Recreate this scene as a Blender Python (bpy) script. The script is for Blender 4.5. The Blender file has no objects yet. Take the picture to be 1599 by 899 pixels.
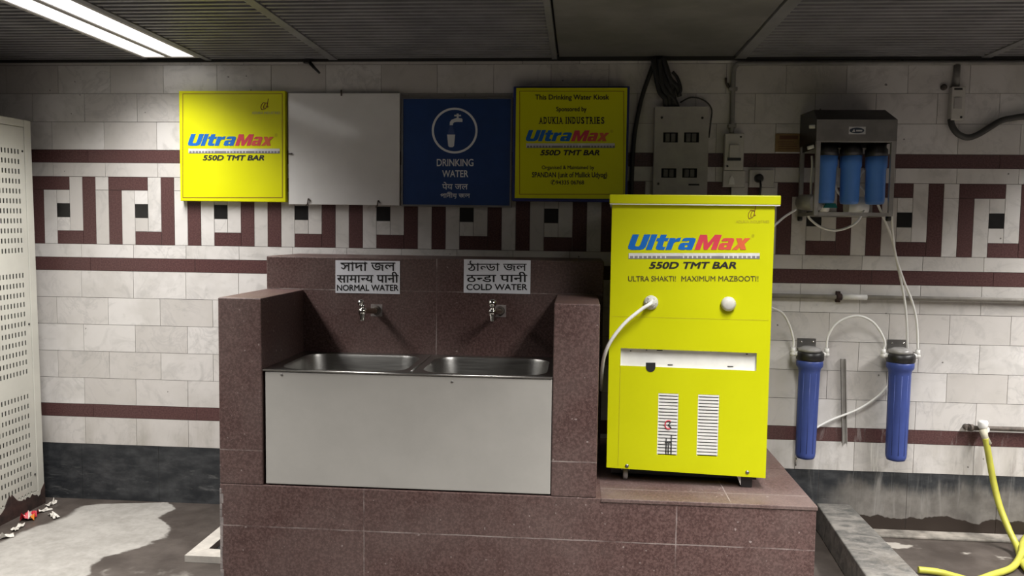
import bpy, bmesh, math, random
from mathutils import Vector, Matrix
from mathutils.geometry import delaunay_2d_cdt
random.seed(4)
SC = bpy.context.scene
COL = SC.collection
PI = math.pi

# ------------------------------------------------------------------ camera
F_PX = 1282.72
CAM = Vector((3.03765, -4.64089, -0.09224))
YAW, PIT, ROL = -0.0803639, -0.0682946, 0.0133155
cy, sy, cp, sp, cr, sr = math.cos(YAW), math.sin(YAW), math.cos(PIT), math.sin(PIT), math.cos(ROL), math.sin(ROL)
FWD = Vector((sy*cp, cy*cp, sp))
_R = Vector((cy, -sy, 0)); _U = _R.cross(FWD)
RGT = _R*cr + _U*sr
UPV = -_R*sr + _U*cr
cam = bpy.data.cameras.new('camera'); cam_o = bpy.data.objects.new('camera', cam); COL.objects.link(cam_o)
cam.sensor_width = 36.0; cam.lens = F_PX/1599*36.0; cam.clip_start = 0.05; cam.clip_end = 60
M = Matrix((RGT, UPV, -FWD)).transposed().to_4x4(); M.translation = CAM
cam_o.matrix_world = M
SC.camera = cam_o

# ------------------------------------------------------------------ view, world, lamps
SC.view_settings.view_transform = 'Standard'
SC.view_settings.look = 'None'
SC.view_settings.exposure = 0.0
SC.view_settings.gamma = 1.0
SC.view_settings.use_curve_mapping = False
W = bpy.data.worlds.new('world'); SC.world = W; W.use_nodes = True
W.node_tree.nodes['Background'].inputs[0].default_value = (1.0, 0.87, 0.76, 1)
W.node_tree.nodes['Background'].inputs[1].default_value = 0.022

FLOOR = -1.735
CEIL = 0.868
TUBE_POWER = 16.0        # watts per metre of tube trough
TUBE_SPREAD = 124
# one row of twin-trough ceiling lights: x of the pair's centre, y near the wall, y far, strength
LIGHT_ROWS = [(0.715, -0.10, -3.70, 0.92), (3.93, -1.30, -5.0, 1.8), (6.25, -0.30, -3.9, 2.1)]

def area_lamp(name, x0, x1, y0, y1, z, power):
    l = bpy.data.lights.new(name, 'AREA'); l.shape = 'RECTANGLE'
    l.size = x1-x0; l.size_y = abs(y1-y0); l.energy = power; l.spread = math.radians(TUBE_SPREAD)
    l.color = (1.0, 0.98, 0.95)
    o = bpy.data.objects.new(name, l); COL.objects.link(o)
    o.location = ((x0+x1)/2, (y0+y1)/2, z)
    return o

# ------------------------------------------------------------------ helpers
def ray(px, py): return FWD*F_PX + RGT*(px-799.5) - UPV*(py-449.5)
def P(px, py, Y):
    d = ray(px, py); return CAM + d*((Y-CAM.y)/d.y)
def PZ(px, py, Z):
    d = ray(px, py); return CAM + d*((Z-CAM.z)/d.z)

def tag(o, label=None, cat=None, group=None, kind=None):
    if label: o['label'] = label
    if cat: o['category'] = cat
    if group: o['group'] = group
    if kind: o['kind'] = kind
    return o
def thing(name, loc, label, cat, group=None, rz=0, rx=0):
    o = bpy.data.objects.new(name, None); COL.objects.link(o)
    o.empty_display_size = 0.1
    o.location = loc; o.rotation_euler = (rx, 0, rz)
    return tag(o, label, cat, group)

class MB:
    """collects shapes; build() links them as one mesh object"""
    def __init__(s): s.v = []; s.f = []; s.m = []; s.sm = []
    def add(s, vs, fs, mi=0, smooth=False):
        n = len(s.v); s.v += [Vector(v) for v in vs]
        for f in fs: s.f.append([n+i for i in f]); s.m.append(mi); s.sm.append(smooth)
        return s
    def box(s, a, b, mi=0, bev=0.0):
        x0, y0, z0 = [min(a[i], b[i]) for i in range(3)]; x1, y1, z1 = [max(a[i], b[i]) for i in range(3)]
        if bev <= 0:
            vs = [(x, y, z) for z in (z0, z1) for y in (y0, y1) for x in (x0, x1)]
            return s.add(vs, [(0,2,3,1), (4,5,7,6), (0,1,5,4), (2,6,7,3), (0,4,6,2), (1,3,7,5)], mi)
        bm = bmesh.new()
        bmesh.ops.create_cube(bm, size=1)
        for v in bm.verts:
            v.co = Vector((x0+(v.co.x+.5)*(x1-x0), y0+(v.co.y+.5)*(y1-y0), z0+(v.co.z+.5)*(z1-z0)))
        bmesh.ops.bevel(bm, geom=bm.edges[:], offset=bev, segments=2, profile=.5, affect='EDGES')
        bm.verts.index_update()
        s.add([v.co.copy() for v in bm.verts], [[v.index for v in f.verts] for f in bm.faces], mi)
        bm.free(); return s
    def prism(s, pts, d, mi=0):
        """closed polygon pts (3D, planar) pushed along vector d"""
        n = len(pts); d = Vector(d); a = [Vector(p) for p in pts]; b = [p+d for p in a]
        fs = [list(range(n))[::-1], list(range(n, 2*n))] + [(i, (i+1) % n, n+(i+1) % n, n+i) for i in range(n)]
        nrm = (a[1]-a[0]).cross(a[2]-a[1])
        if nrm.dot(d) < 0: fs = [list(f)[::-1] for f in fs]
        return s.add(a+b, fs, mi)
    def tube(s, pts, r, seg=10, mi=0, cap=True):
        pts = [Vector(p) for p in pts]; n = len(pts); rs = r if isinstance(r, (list, tuple)) else [r]*n
        vs = []; ref = None
        for i in range(n):
            t = (pts[min(i+1, n-1)]-pts[max(i-1, 0)]).normalized()
            if ref is None:
                ref = t.orthogonal().normalized()
            ref = (ref - t*ref.dot(t)).normalized(); b = t.cross(ref)
            for k in range(seg):
                a = 2*PI*k/seg; vs.append(pts[i]+(ref*math.cos(a)+b*math.sin(a))*rs[i])
        fs = [(i*seg+k, i*seg+(k+1) % seg, (i+1)*seg+(k+1) % seg, (i+1)*seg+k) for i in range(n-1) for k in range(seg)]
        s.add(vs, fs, mi, True)
        if cap:
            m = len(s.v)-len(vs)
            s.f.append([m+k for k in range(seg)][::-1]); s.m.append(mi); s.sm.append(False)
            s.f.append([m+(n-1)*seg+k for k in range(seg)]); s.m.append(mi); s.sm.append(False)
        return s
    def lathe(s, base, axis, prof, seg=24, mi=0, smooth=True):
        """prof: list of (radius, height along axis)"""
        base = Vector(base); ax = Vector(axis).normalized(); u = ax.orthogonal().normalized(); w = ax.cross(u)
        vs = []
        for r, h in prof:
            for k in range(seg):
                a = 2*PI*k/seg; vs.append(base+ax*h+(u*math.cos(a)+w*math.sin(a))*max(r, 1e-5))
        n = len(prof)
        fs = [(i*seg+k, i*seg+(k+1) % seg, (i+1)*seg+(k+1) % seg, (i+1)*seg+k) for i in range(n-1) for k in range(seg)]
        m = len(s.v); s.add(vs, fs, mi, smooth)
        s.f.append([m+k for k in range(seg)][::-1]); s.m.append(mi); s.sm.append(False)
        s.f.append([m+(n-1)*seg+k for k in range(seg)]); s.m.append(mi); s.sm.append(False)
        return s
    def ball(s, c, r, mi=0, seg=14):
        return s.lathe(Vector(c)-Vector((0, 0, r)), (0, 0, 1), [(r*math.sin(PI*i/10), r-r*math.cos(PI*i/10)) for i in range(11)], seg, mi)
    def build(s, name, mats, parent=None, local=False):
        off = Vector((0, 0, 0))
        if parent is not None and not local:
            p = parent
            while p is not None: off = off + p.location; p = p.parent
        me = bpy.data.meshes.new(name)
        me.from_pydata([v-off for v in s.v], [], s.f); me.update()
        mats = mats if isinstance(mats, (list, tuple)) else [mats]
        for m in mats: me.materials.append(m)
        for p, mi, sm in zip(me.polygons, s.m, s.sm): p.material_index = mi; p.use_smooth = sm
        bm = bmesh.new(); bm.from_mesh(me); bmesh.ops.recalc_face_normals(bm, faces=bm.faces[:]); bm.to_mesh(me); bm.free()
        o = bpy.data.objects.new(name, me); COL.objects.link(o)
        if parent is not None: o.parent = parent
        return o

def smooth_path(pts, n=8):
    """Catmull-Rom through pts"""
    pts = [Vector(p) for p in pts]; out = []
    for i in range(len(pts)-1):
        p0 = pts[max(i-1, 0)]; p1 = pts[i]; p2 = pts[i+1]; p3 = pts[min(i+2, len(pts)-1)]
        for k in range(n):
            t = k/n
            out.append(.5*((2*p1)+(p2-p0)*t+(2*p0-5*p1+4*p2-p3)*t*t+(3*p1-p0-3*p2+p3)*t**3))
    out.append(pts[-1]); return out

def curve_mesh(cv):
    o = bpy.data.objects.new('tmp', cv); COL.objects.link(o)
    dg = bpy.context.evaluated_depsgraph_get(); dg.update()
    me = bpy.data.meshes.new_from_object(o.evaluated_get(dg))
    vs = [v.co.copy() for v in me.vertices]; fs = [list(p.vertices) for p in me.polygons]
    bpy.data.objects.remove(o); bpy.data.curves.remove(cv); bpy.data.meshes.remove(me)
    return vs, fs

def plate_holes(outer, holes, thick):
    """2D outline with holes -> verts (x, y, z in +-thick/2), faces"""
    cv = bpy.data.curves.new('plate', 'CURVE'); cv.dimensions = '2D'; cv.fill_mode = 'BOTH'; cv.extrude = thick/2
    for loop in [outer]+holes:
        sp_ = cv.splines.new('POLY'); sp_.points.add(len(loop)-1); sp_.use_cyclic_u = True
        for p, q in zip(sp_.points, loop): p.co = (q[0], q[1], 0, 1)
    return curve_mesh(cv)

def glyphs(txt, bold=0.0, shear=0.0, space=1.0):
    cv = bpy.data.curves.new('txt', 'FONT'); cv.body = txt; cv.shear = shear
    cv.space_character = space; cv.resolution_u = 4
    return embolden(fill_contours(cv) if any('\u0980' <= c <= '\u09ff' for c in txt) else curve_mesh(cv), bold)
def fill_contours(cv):
    """letters whose outlines overlap or cross themselves, filled by winding number"""
    o = bpy.data.objects.new('tmp', cv); COL.objects.link(o)
    dg = bpy.context.evaluated_depsgraph_get(); dg.update()
    oc = o.evaluated_get(dg).to_curve(dg)
    loops = []
    for sp_ in oc.splines:
        pts = []
        if sp_.type == 'BEZIER':
            bp = sp_.bezier_points; n = len(bp)
            for i in range(n):
                a, b = bp[i], bp[(i+1) % n]; p0, p1, p2, p3 = a.co, a.handle_right, b.handle_left, b.co
                straight = (p1-p0).cross(p3-p0).length < 1e-6 and (p2-p0).cross(p3-p0).length < 1e-6
                for k in range(1 if straight else 5):
                    t = k/5; q = p0*(1-t)**3+p1*3*t*(1-t)**2+p2*3*t*t*(1-t)+p3*t**3; pts.append((q.x, q.y))
        else: pts = [(p.co.x, p.co.y) for p in sp_.points]
        cl = [p for i, p in enumerate(pts) if (p[0]-pts[i-1][0])**2+(p[1]-pts[i-1][1])**2 > 1e-9]
        if len(cl) > 2: loops.append(cl)
    bpy.data.objects.remove(o); bpy.data.curves.remove(cv)
    pts, edges = [], []
    for l in loops:
        n = len(pts); pts += [Vector((p[0]+1e-5*((i*7) % 5), p[1])) for i, p in enumerate(l)]; edges += [(n+i, n+(i+1) % len(l)) for i in range(len(l))]
    ov, oe, of = delaunay_2d_cdt(pts, edges, [], 0, 1e-6)[:3]
    segs = [(pts[i], pts[j]) for i, j in edges]
    def winding(p):
        w = 0
        for a, b in segs:
            if (a.y <= p.y) != (b.y <= p.y):
                x = a.x+(p.y-a.y)/(b.y-a.y)*(b.x-a.x)
                if x > p.x: w += 1 if b.y > a.y else -1
        return w
    keep = [list(f) for f in of if winding(sum((ov[i] for i in f), Vector((0, 0)))/len(f)) != 0]
    return [Vector((v.x, v.y, 0)) for v in ov], keep
def embolden(g, bold):
    if bold <= 0: return g
    vs, fs = g; V, Fc = [], []
    for k in range(8):
        n = len(V); V += [v+Vector((bold*math.cos(PI*k/4), bold*math.sin(PI*k/4), .00005*k)) for v in vs]; Fc += [[n+i for i in f] for f in fs]
    return V, Fc
BLOCK = {   # heavy wide sign letters: width, outline, hole
    'U': (.78, [(0, 1), (0, .22), (.05, .08), (.18, 0), (.60, 0), (.73, .07), (.78, .2), (.78, 1), (.50, 1), (.50, .29), (.46, .23), (.32, .23), (.28, .29), (.28, 1)], None),
    'l': (.26, [(0, 0), (.26, 0), (.26, 1), (0, 1)], None),
    't': (.50, [(.10, .98), (.36, .98), (.36, .77), (.50, .77), (.50, .57), (.36, .57), (.36, .25), (.40, .20), (.50, .20), (.50, 0), (.25, 0), (.14, .05), (.10, .15), (.10, .57), (0, .57), (0, .77), (.10, .77)], None),
    'r': (.48, [(0, 0), (.26, 0), (.26, .45), (.34, .54), (.48, .54), (.48, .79), (.35, .78), (.25, .67), (.25, .77), (0, .77)], None),
    'a': (.62, [(0, .12), (.03, .04), (.12, 0), (.30, 0), (.37, .06), (.37, 0), (.62, 0), (.62, .63), (.58, .74), (.48, .78), (.17, .78), (.08, .74), (.04, .66), (.04, .57), (.29, .57), (.31, .61), (.35, .60), (.37, .54), (.37, .46), (.12, .46), (.03, .42), (0, .34)], [(.26, .17), (.37, .17), (.37, .31), (.26, .31)]),
    'M': (1.02, [(0, 0), (.26, 0), (.26, .60), (.42, 0), (.60, 0), (.76, .60), (.76, 0), (1.02, 0), (1.02, 1), (.69, 1), (.51, .45), (.33, 1), (0, 1)], None),
    'x': (.66, [(0, 0), (.26, 0), (.33, .20), (.39, 0), (.67, 0), (.49, .39), (.67, .77), (.40, .77), (.34, .59), (.27, .77), (0, .77), (.19, .39)], None)}
def block_word(txt, shear=.26):
    V, Fc, Mi = [], [], []; x = 0
    for i, ch in enumerate(txt):
        w, out, hole = BLOCK[ch]; vs, fs = plate_holes(out, [hole] if hole else [], 0.0); n = len(V)
        V += [Vector((x+v.x+shear*v.y, v.y, 0)) for v in vs]; Fc += [[n+k for k in f] for f in fs]; Mi += [i]*len(fs); x += w+.045
    return V, Fc, Mi
def put_block(mb, face, txt, x0, y0, x1, y1, mats=1, lift=.0010):
    o, ex, ez = face.rect(x0, y0, x1, y1); vs, fs, mi = block_word(txt); n = face.n if hasattr(face, 'n') else NF
    a = min(v.x for v in vs); b = max(v.x for v in vs)
    pts = [o+ex*((v.x-a)/(b-a))+ez*v.y+n*lift for v in vs]
    for k in range(len(txt)): mb.add(pts, [f for f, m in zip(fs, mi) if m == k], min(k, mats-1))
SERIF = {'A': (('b', .0), ('b', 1.0)), 'D': (('t', .12), ('b', .12)), 'U': (('t', .1), ('t', .9)), 'K': (('t', .1), ('b', .1), ('t', .9), ('b', 1.0)), 'I': (('t', .5), ('b', .5)),
         'N': (('t', .08), ('b', .1), ('t', .92)), 'T': (('b', .5),), 'R': (('t', .1), ('b', .1), ('b', 1.0)), 'E': (('t', .1), ('b', .1)), 'S': ()}
def serif_word(txt, bold):
    """heavy condensed capitals with slab serifs"""
    V, Fc = [], []; x = 0
    for ch in txt:
        if ch == ' ': x += .28; continue
        vs, fs = glyphs(ch, bold); a = min(v.x for v in vs); b = max(v.x for v in vs); lo = min(v.y for v in vs); hi = max(v.y for v in vs)
        w = .22 if ch == 'I' else .50
        wi = .13 if ch == 'I' else .46; off = (w-wi)/2
        n = len(V); V += [Vector((x+off+(v.x-a)/(b-a)*wi, (v.y-lo)/(hi-lo)*.75, v.z)) for v in vs]; Fc += [[n+i for i in f] for f in fs]
        for side, p in SERIF[ch]:
            cx_ = x+off+wi*p; y0 = .67 if side == 't' else 0; n = len(V)
            V += [Vector((cx_-.12, y0, .0005)), Vector((cx_+.12, y0, .0005)), Vector((cx_+.12, y0+.08, .0005)), Vector((cx_-.12, y0+.08, .0005))]; Fc.append([n, n+1, n+2, n+3])
        x += w+.13
    return V, Fc
def clip_right(vs, fs, frac):
    bm = bmesh.new(); b = [bm.verts.new(v) for v in vs]
    for f in fs:
        try: bm.faces.new([b[i] for i in f])
        except ValueError: pass
    x0 = min(v.x for v in vs); x1 = max(v.x for v in vs); xc = x0+(x1-x0)*frac
    bmesh.ops.bisect_plane(bm, geom=bm.verts[:]+bm.edges[:]+bm.faces[:], plane_co=(xc, 0, 0), plane_no=(1, 0, 0), clear_outer=True)
    bm.verts.index_update()
    r = [v.co.copy() for v in bm.verts], [[v.index for v in f.verts] for f in bm.faces]
    bm.free(); return r
def run(parts, bold=0.0):
    """several pieces set one after the other; a tuple (text, frac) is cut to its left part (half letters)"""
    V, Fc = [], []; x = None
    for p in parts:
        if isinstance(p, tuple): vs, fs = glyphs(p[0], bold); vs, fs = clip_right(vs, fs, p[1])
        else: vs, fs = glyphs(p, bold)
        x0 = min(v.x for v in vs); dx = 0 if x is None else x-x0-0.01
        n = len(V); V += [v+Vector((dx, 0, 0)) for v in vs]; Fc += [[n+i for i in f] for f in fs]
        x = max(v.x for v in V)
    return V, Fc
def put_glyphs(mb, g, origin, ex, ez, nrm, mi=0, lift=0.0008):
    """fits glyph mesh into the parallelogram origin + ex, ez (lower-left corner, right edge, up edge)"""
    vs, fs = g
    used = {i for f in fs for i in f}; xs_ = [vs[i].x for i in used]; ys_ = [vs[i].y for i in used]
    x0, x1, y0, y1 = min(xs_), max(xs_), min(ys_), max(ys_)
    out = [origin + ex*((v.x-x0)/(x1-x0)) + ez*((v.y-y0)/(y1-y0)) + nrm*(lift+v.z) for v in vs]
    mb.add(out, fs, mi)

# ------------------------------------------------------------------ materials
class NT:
    def __init__(s, name):
        s.mat = bpy.data.materials.new(name); s.mat.use_nodes = True; s.t = s.mat.node_tree
        s.b = s.t.nodes['Principled BSDF']
    def n(s, kind, **kw):
        nd = s.t.nodes.new(kind)
        for k, v in kw.items(): setattr(nd, k, v)
        return nd
    def l(s, a, b): s.t.links.new(a, b)
    def val(s, sock, v):
        if hasattr(v, 'links') or hasattr(v, 'is_output'): s.l(v, sock)
        else: sock.default_value = v
    def math(s, op, a, b=0.0, c=0.0, clamp=False):
        nd = s.n('ShaderNodeMath', operation=op, use_clamp=clamp)
        s.val(nd.inputs[0], a); s.val(nd.inputs[1], b); s.val(nd.inputs[2], c); return nd.outputs[0]
    def mix(s, f, a, b):
        nd = s.n('ShaderNodeMix', data_type='RGBA'); s.val(nd.inputs[0], f)
        for i, c in ((6, a), (7, b)):
            if isinstance(c, (tuple, list)): nd.inputs[i].default_value = (*c[:3], 1)
            else: s.l(c, nd.inputs[i])
        return nd.outputs[2]
    def noise(s, vec, scale, detail=4, rough=.55, dist=0.0):
        nd = s.n('ShaderNodeTexNoise'); s.l(vec, nd.inputs['Vector'])
        nd.inputs['Scale'].default_value = scale; nd.inputs['Detail'].default_value = detail
        nd.inputs['Roughness'].default_value = rough; nd.inputs['Distortion'].default_value = dist
        return nd.outputs['Fac']
    def ramp(s, f, stops):
        nd = s.n('ShaderNodeValToRGB'); s.l(f, nd.inputs[0]); e = nd.color_ramp.elements
        while len(e) < len(stops): e.new(.5)
        for el, (p, c) in zip(e, stops):
            el.position = p; el.color = (c, c, c, 1) if not isinstance(c, (tuple, list)) else (*c[:3], 1)
        return nd.outputs[0]
    def step(s, f, lo, hi): 
        nd = s.n('ShaderNodeMapRange', interpolation_type='SMOOTHSTEP'); s.val(nd.inputs[0], f)
        s.val(nd.inputs[1], lo); s.val(nd.inputs[2], hi); return nd.outputs[0]
    def pos(s):
        g = s.n('ShaderNodeNewGeometry'); sep = s.n('ShaderNodeSeparateXYZ'); s.l(g.outputs['Position'], sep.inputs[0])
        return g.outputs['Position'], sep.outputs[0], sep.outputs[1], sep.outputs[2], g.outputs['Random Per Island']
    def scalevec(s, vec, sc):
        nd = s.n('ShaderNodeVectorMath', operation='MULTIPLY'); s.l(vec, nd.inputs[0]); nd.inputs[1].default_value = sc
        return nd.outputs[0]
    def bump(s, h, strength=.3, dist=.002):
        nd = s.n('ShaderNodeBump'); nd.inputs['Strength'].default_value = strength; nd.inputs['Distance'].default_value = dist
        s.l(h, nd.inputs['Height']); s.l(nd.outputs[0], s.b.inputs['Normal'])
    def set(s, color=None, rough=None, metal=None, spec=None):
        if color is not None:
            if isinstance(color, (tuple, list)): s.b.inputs['Base Color'].default_value = (*color[:3], 1)
            else: s.l(color, s.b.inputs['Base Color'])
        if rough is not None: s.val(s.b.inputs['Roughness'], rough)
        if metal is not None: s.b.inputs['Metallic'].default_value = metal
        if spec is not None: s.b.inputs['Specular IOR Level'].default_value = spec
        return s.mat

def plain(name, color, rough=.5, metal=0.0, var=.12, scale=14, spec=.5):
    """a colour with slight procedural wear"""
    t = NT(name); pos = t.pos()[0]
    n = t.noise(pos, scale, 5, .6)
    dark = tuple(c*(1-var) for c in color); lite = tuple(min(1, c*(1+var)) for c in color)
    c = t.mix(t.step(n, .3, .7), dark, lite)
    r = t.math('ADD', rough-.05, t.math('MULTIPLY', n, .1))
    return t.set(c, r, metal, spec)

def granite(name, xs=(), zs=(), ys=(), dust=.25):
    t = NT(name); pos, x, y, z, rnd = t.pos()
    a = t.noise(pos, 90, 3, .6); b = t.noise(t.scalevec(pos, (1, 1, 1)), 230, 2, .5); big = t.noise(pos, 2.2, 4, .6)
    c = t.mix(t.step(a, .38, .66), (.062, .032, .029), (.125, .073, .066))
    c = t.mix(t.math('MULTIPLY', t.step(b, .62, .72), .75), c, (.26, .19, .17))
    c = t.mix(t.math('MULTIPLY', t.step(t.math('SUBTRACT', 1.0, b), .62, .74), .7), c, (.025, .016, .016))
    c = t.mix(t.math('MULTIPLY', t.step(big, .45-dust*.4, .75), dust), c, (.21, .165, .15))
    # pale grout in the slab joints, broken up
    m = None
    for lst, ax in ((xs, x), (zs, z), (ys, y)):
        for q in lst:
            d = t.math('ABSOLUTE', t.math('SUBTRACT', t.math('ADD', ax, t.math('MULTIPLY', t.math('SUBTRACT', t.noise(pos, 9, 3), .5), .006)), q))
            k = t.math('SUBTRACT', 1.0, t.step(d, .0008, .0035))
            m = k if m is None else t.math('MAXIMUM', m, k)
    if m is not None:
        brk = t.step(t.noise(pos, 5, 5, .7), .36, .62)
        c = t.mix(t.math('MULTIPLY', m, t.math('ADD', .06, t.math('MULTIPLY', brk, .6))), c, (.42, .37, .35))
    # small chipped pale marks
    ch = t.step(t.noise(pos, 60, 1, .3), .76, .80)
    c = t.mix(t.math('MULTIPLY', ch, .6), c, (.4, .34, .32))
    t.bump(a, .15, .001)
    return t.set(c, t.math('ADD', .36, t.math('MULTIPLY', big, .2)), 0, .4)

def marble_mat():
    t = NT('white_marble'); pos, x, y, z, rnd = t.pos()
    shift = t.n('ShaderNodeVectorMath', operation='ADD'); t.l(pos, shift.inputs[0])
    comb = t.n('ShaderNodeCombineXYZ'); 
    for i in range(3): t.l(t.math('MULTIPLY', rnd, 37.0+11*i), comb.inputs[i])
    t.l(comb.outputs[0], shift.inputs[1]); sv = shift.outputs[0]
    v1 = t.noise(sv, 4.5, 6, .62, 1.4)
    vein = t.math('SUBTRACT', 1.0, t.step(t.math('ABSOLUTE', t.math('SUBTRACT', v1, .5)), 0.0, .045))
    c = t.mix(t.step(rnd, 0, 1), (.53, .50, .475), (.645, .62, .60))
    c = t.mix(t.math('MULTIPLY', t.step(t.noise(sv, 3, 4, .6), .42, .72), .6), c, (.455, .43, .40))
    c = t.mix(t.math('MULTIPLY', vein, t.math('MULTIPLY', t.step(t.noise(sv, 2.2, 3), .42, .65), .28)), c, (.30, .29, .29))
    c = t.mix(t.math('MULTIPLY', t.step(t.noise(sv, 5.5, 5, .6, 1.8), .52, .70), .42), c, (.37, .355, .34))
    # grime on the courses near the floor, drips under the tap on the right
    low = t.step(z, -1.0, -1.42)
    g = t.math('MULTIPLY', low, t.step(t.noise(t.scalevec(pos, (3.5, 1, .9)), 2.2, 5, .65), .38, .7))
    c = t.mix(t.math('MULTIPLY', g, .55), c, (.30, .275, .235))
    dr = t.math('MULTIPLY', t.step(t.noise(t.scalevec(pos, (9, 1, 1.1)), 1.6, 5, .7, .4), .54, .68), t.math('MULTIPLY', t.step(x, 4.2, 4.5), t.step(z, -1.15, -1.3)))
    c = t.mix(t.math('MULTIPLY', dr, .5), c, (.18, .16, .14))
    wh = t.math('MULTIPLY', t.step(t.noise(t.scalevec(pos, (7, 1, .8)), 2.3, 5, .7, .8), .60, .66), t.math('MULTIPLY', t.step(z, -1.15, -1.2), t.step(t.math('ABSOLUTE', t.math('SUBTRACT', x, 4.5)), .33, .15)))
    c = t.mix(t.math('MULTIPLY', wh, .8), c, (.72, .70, .66))
    # pin holes and spots
    sp_ = t.step(t.noise(pos, 38, 0, .5), .835, .85)
    c = t.mix(t.math('MULTIPLY', sp_, .75), c, (.06, .05, .045))
    return t.set(c, .33, 0, .45)

def maroon_mat():
    t = NT('maroon_granite_tile'); pos, x, y, z, rnd = t.pos()
    a = t.noise(pos, 120, 2, .6)
    c = t.mix(t.step(a, .35, .68), (.058, .024, .024), (.105, .050, .048))
    c = t.mix(t.math('MULTIPLY', rnd, .25), c, (.12, .065, .062))
    wh = t.math('MULTIPLY', t.step(t.noise(t.scalevec(pos, (7, 1, 1.2)), 2.3, 5, .7, .8), .54, .66), t.math('MULTIPLY', t.step(z, -1.0, -1.1), t.step(x, 4.3, 4.45)))
    c = t.mix(t.math('MULTIPLY', wh, .5), c, (.34, .31, .30))
    return t.set(c, .36, 0, .4)

def skirting_mat():
    t = NT('black_skirting_stone'); pos, x, y, z, rnd = t.pos()
    a = t.noise(t.scalevec(pos, (1, 1, 2.2)), 7, 6, .65)
    c = t.mix(t.step(a, .35, .75), (.018, .020, .023), (.060, .062, .065))
    # pale scuffs on the left
    sc = t.math('MULTIPLY', t.step(t.noise(t.scalevec(pos, (2.0, 1, 9)), 3.0, 5, .7, .6), .57, .72), t.step(z, -1.45, -1.58))
    c = t.mix(t.math('MULTIPLY', sc, .55), c, (.17, .17, .165))
    # lime and plaster on the right half
    right = t.step(x, 4.35, 4.62)
    edge = t.math('ADD', z, t.math('MULTIPLY', t.math('SUBTRACT', t.noise(t.scalevec(pos, (3, 1, .6)), 2.6, 5, .65), .5), .34))
    pl = t.math('MULTIPLY', t.step(edge, -1.43, -1.53), right)
    c = t.mix(t.math('MULTIPLY', pl, .9), c, t.mix(t.step(t.noise(pos, 10, 5, .6), .3, .7), (.125, .113, .102), (.20, .185, .168)))
    dr = t.math('MULTIPLY', t.step(t.noise(t.scalevec(pos, (8, 1, .7)), 2.0, 5, .7, .8), .52, .72), t.step(x, 4.2, 4.4))
    c = t.mix(t.math('MULTIPLY', dr, .4), c, (.33, .32, .30))
    wet = t.math('MULTIPLY', t.step(t.math('ADD', z, t.math('MULTIPLY', t.math('SUBTRACT', t.noise(t.scalevec(pos, (1, 1, 0.01)), 3.3, 4, .6), .5), .20)), -1.648, -1.654), t.step(x, 4.4, 4.5))
    c = t.mix(wet, c, (.028, .020, .016))
    return t.set(c, .45, 0, .35)

def floor_mat():
    t = NT('worn_concrete_floor'); pos, x, y, z, rnd = t.pos()
    n1 = t.noise(pos, 5, 6, .65); n2 = t.noise(pos, 28, 4, .6)
    wetc = t.mix(t.step(n1, .3, .75), (.044, .035, .030), (.085, .071, .062))
    dryc = t.mix(t.step(t.math('ADD', t.math('MULTIPLY', n1, .6), t.math('MULTIPLY', n2, .4)), .35, .65), (.23, .217, .197), (.32, .304, .28))
    wob = t.math('MULTIPLY', t.math('SUBTRACT', t.noise(pos, 7, 5, .6), .5), .16)
    # outline of the dry patch on the left: right and left borders as functions of depth
    yy = t.math('DIVIDE', t.math('MULTIPLY', y, -1.0), 2.0, clamp=True)
    rb = t.ramp(yy, [(.0, .60), (.05, .70), (.10, .70), (.135, .70), (.195, .82), (.26, .88), (.36, .80), (.41, .70), (.53, .74), (.75, .8), (1, .9)])
    lb = t.ramp(yy, [(.0, .62), (.04, .22), (.06, .16), (.16, .17), (.24, .12), (.36, .06), (.45, .0)])
    xr = t.math('ADD', x, wob); xl = t.math('ADD', x, t.math('MULTIPLY', wob, .5))
    dry = t.math('MULTIPLY', t.step(t.math('SUBTRACT', rb, xr), -.012, .012), t.step(t.math('SUBTRACT', xl, lb), -.02, .02))
    c = t.mix(dry, wetc, dryc)
    # pale scuffed patches on the right
    p2 = t.math('MULTIPLY', t.step(t.noise(t.scalevec(pos, (2.0, 4.0, 1)), 1.9, 4, .6), .60, .66), t.step(x, 4.5, 4.6))
    c = t.mix(t.math('MULTIPLY', p2, .8), c, (.40, .37, .33))
    fr = t.math('MULTIPLY', t.step(t.noise(pos, 4, 4, .6), .5, .6), t.step(y, -.9, -1.0))
    c = t.mix(t.math('MULTIPLY', fr, t.math('MULTIPLY', t.math('SUBTRACT', 1.0, dry), .6)), c, (.30, .28, .25))
    t.bump(n2, .2, .004)
    return t.set(c, t.mix(dry, (.42, .42, .42), (.8, .8, .8)), 0, .35)

def kerb_mat():
    t = NT('grey_streaked_stone'); pos, x, y, z, rnd = t.pos()
    a = t.noise(t.scalevec(pos, (1.3, 2.4, 2.4)), 6, 8, .72, .7); f = t.noise(pos, 70, 4, .7)
    c = t.mix(t.step(a, .30, .72), (.060, .060, .057), (.225, .21, .19))
    c = t.mix(t.math('MULTIPLY', t.step(t.noise(pos, 3.5, 5, .7), .5, .68), .55), c, (.15, .135, .115))
    c = t.mix(t.math('MULTIPLY', t.step(f, .5, .75), .35), c, (.30, .285, .26))
    return t.set(c, .5, 0, .4)

def steel(name, base=(.42, .41, .39), rough=.3):
    t = NT(name); pos = t.pos()[0]
    n = t.noise(t.scalevec(pos, (2, 40, 40)), 4, 4, .6)
    c = t.mix(t.step(n, .3, .7), tuple(b*.88 for b in base), base)
    return t.set(c, t.math('ADD', rough-.05, t.math('MULTIPLY', n, .14)), 1.0)

def emit_mat(name, color, strength):
    t = NT(name); t.b.inputs['Emission Color'].default_value = (*color, 1); t.b.inputs['Emission Strength'].default_value = strength
    return t.set((.8, .8, .78), .4)

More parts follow.
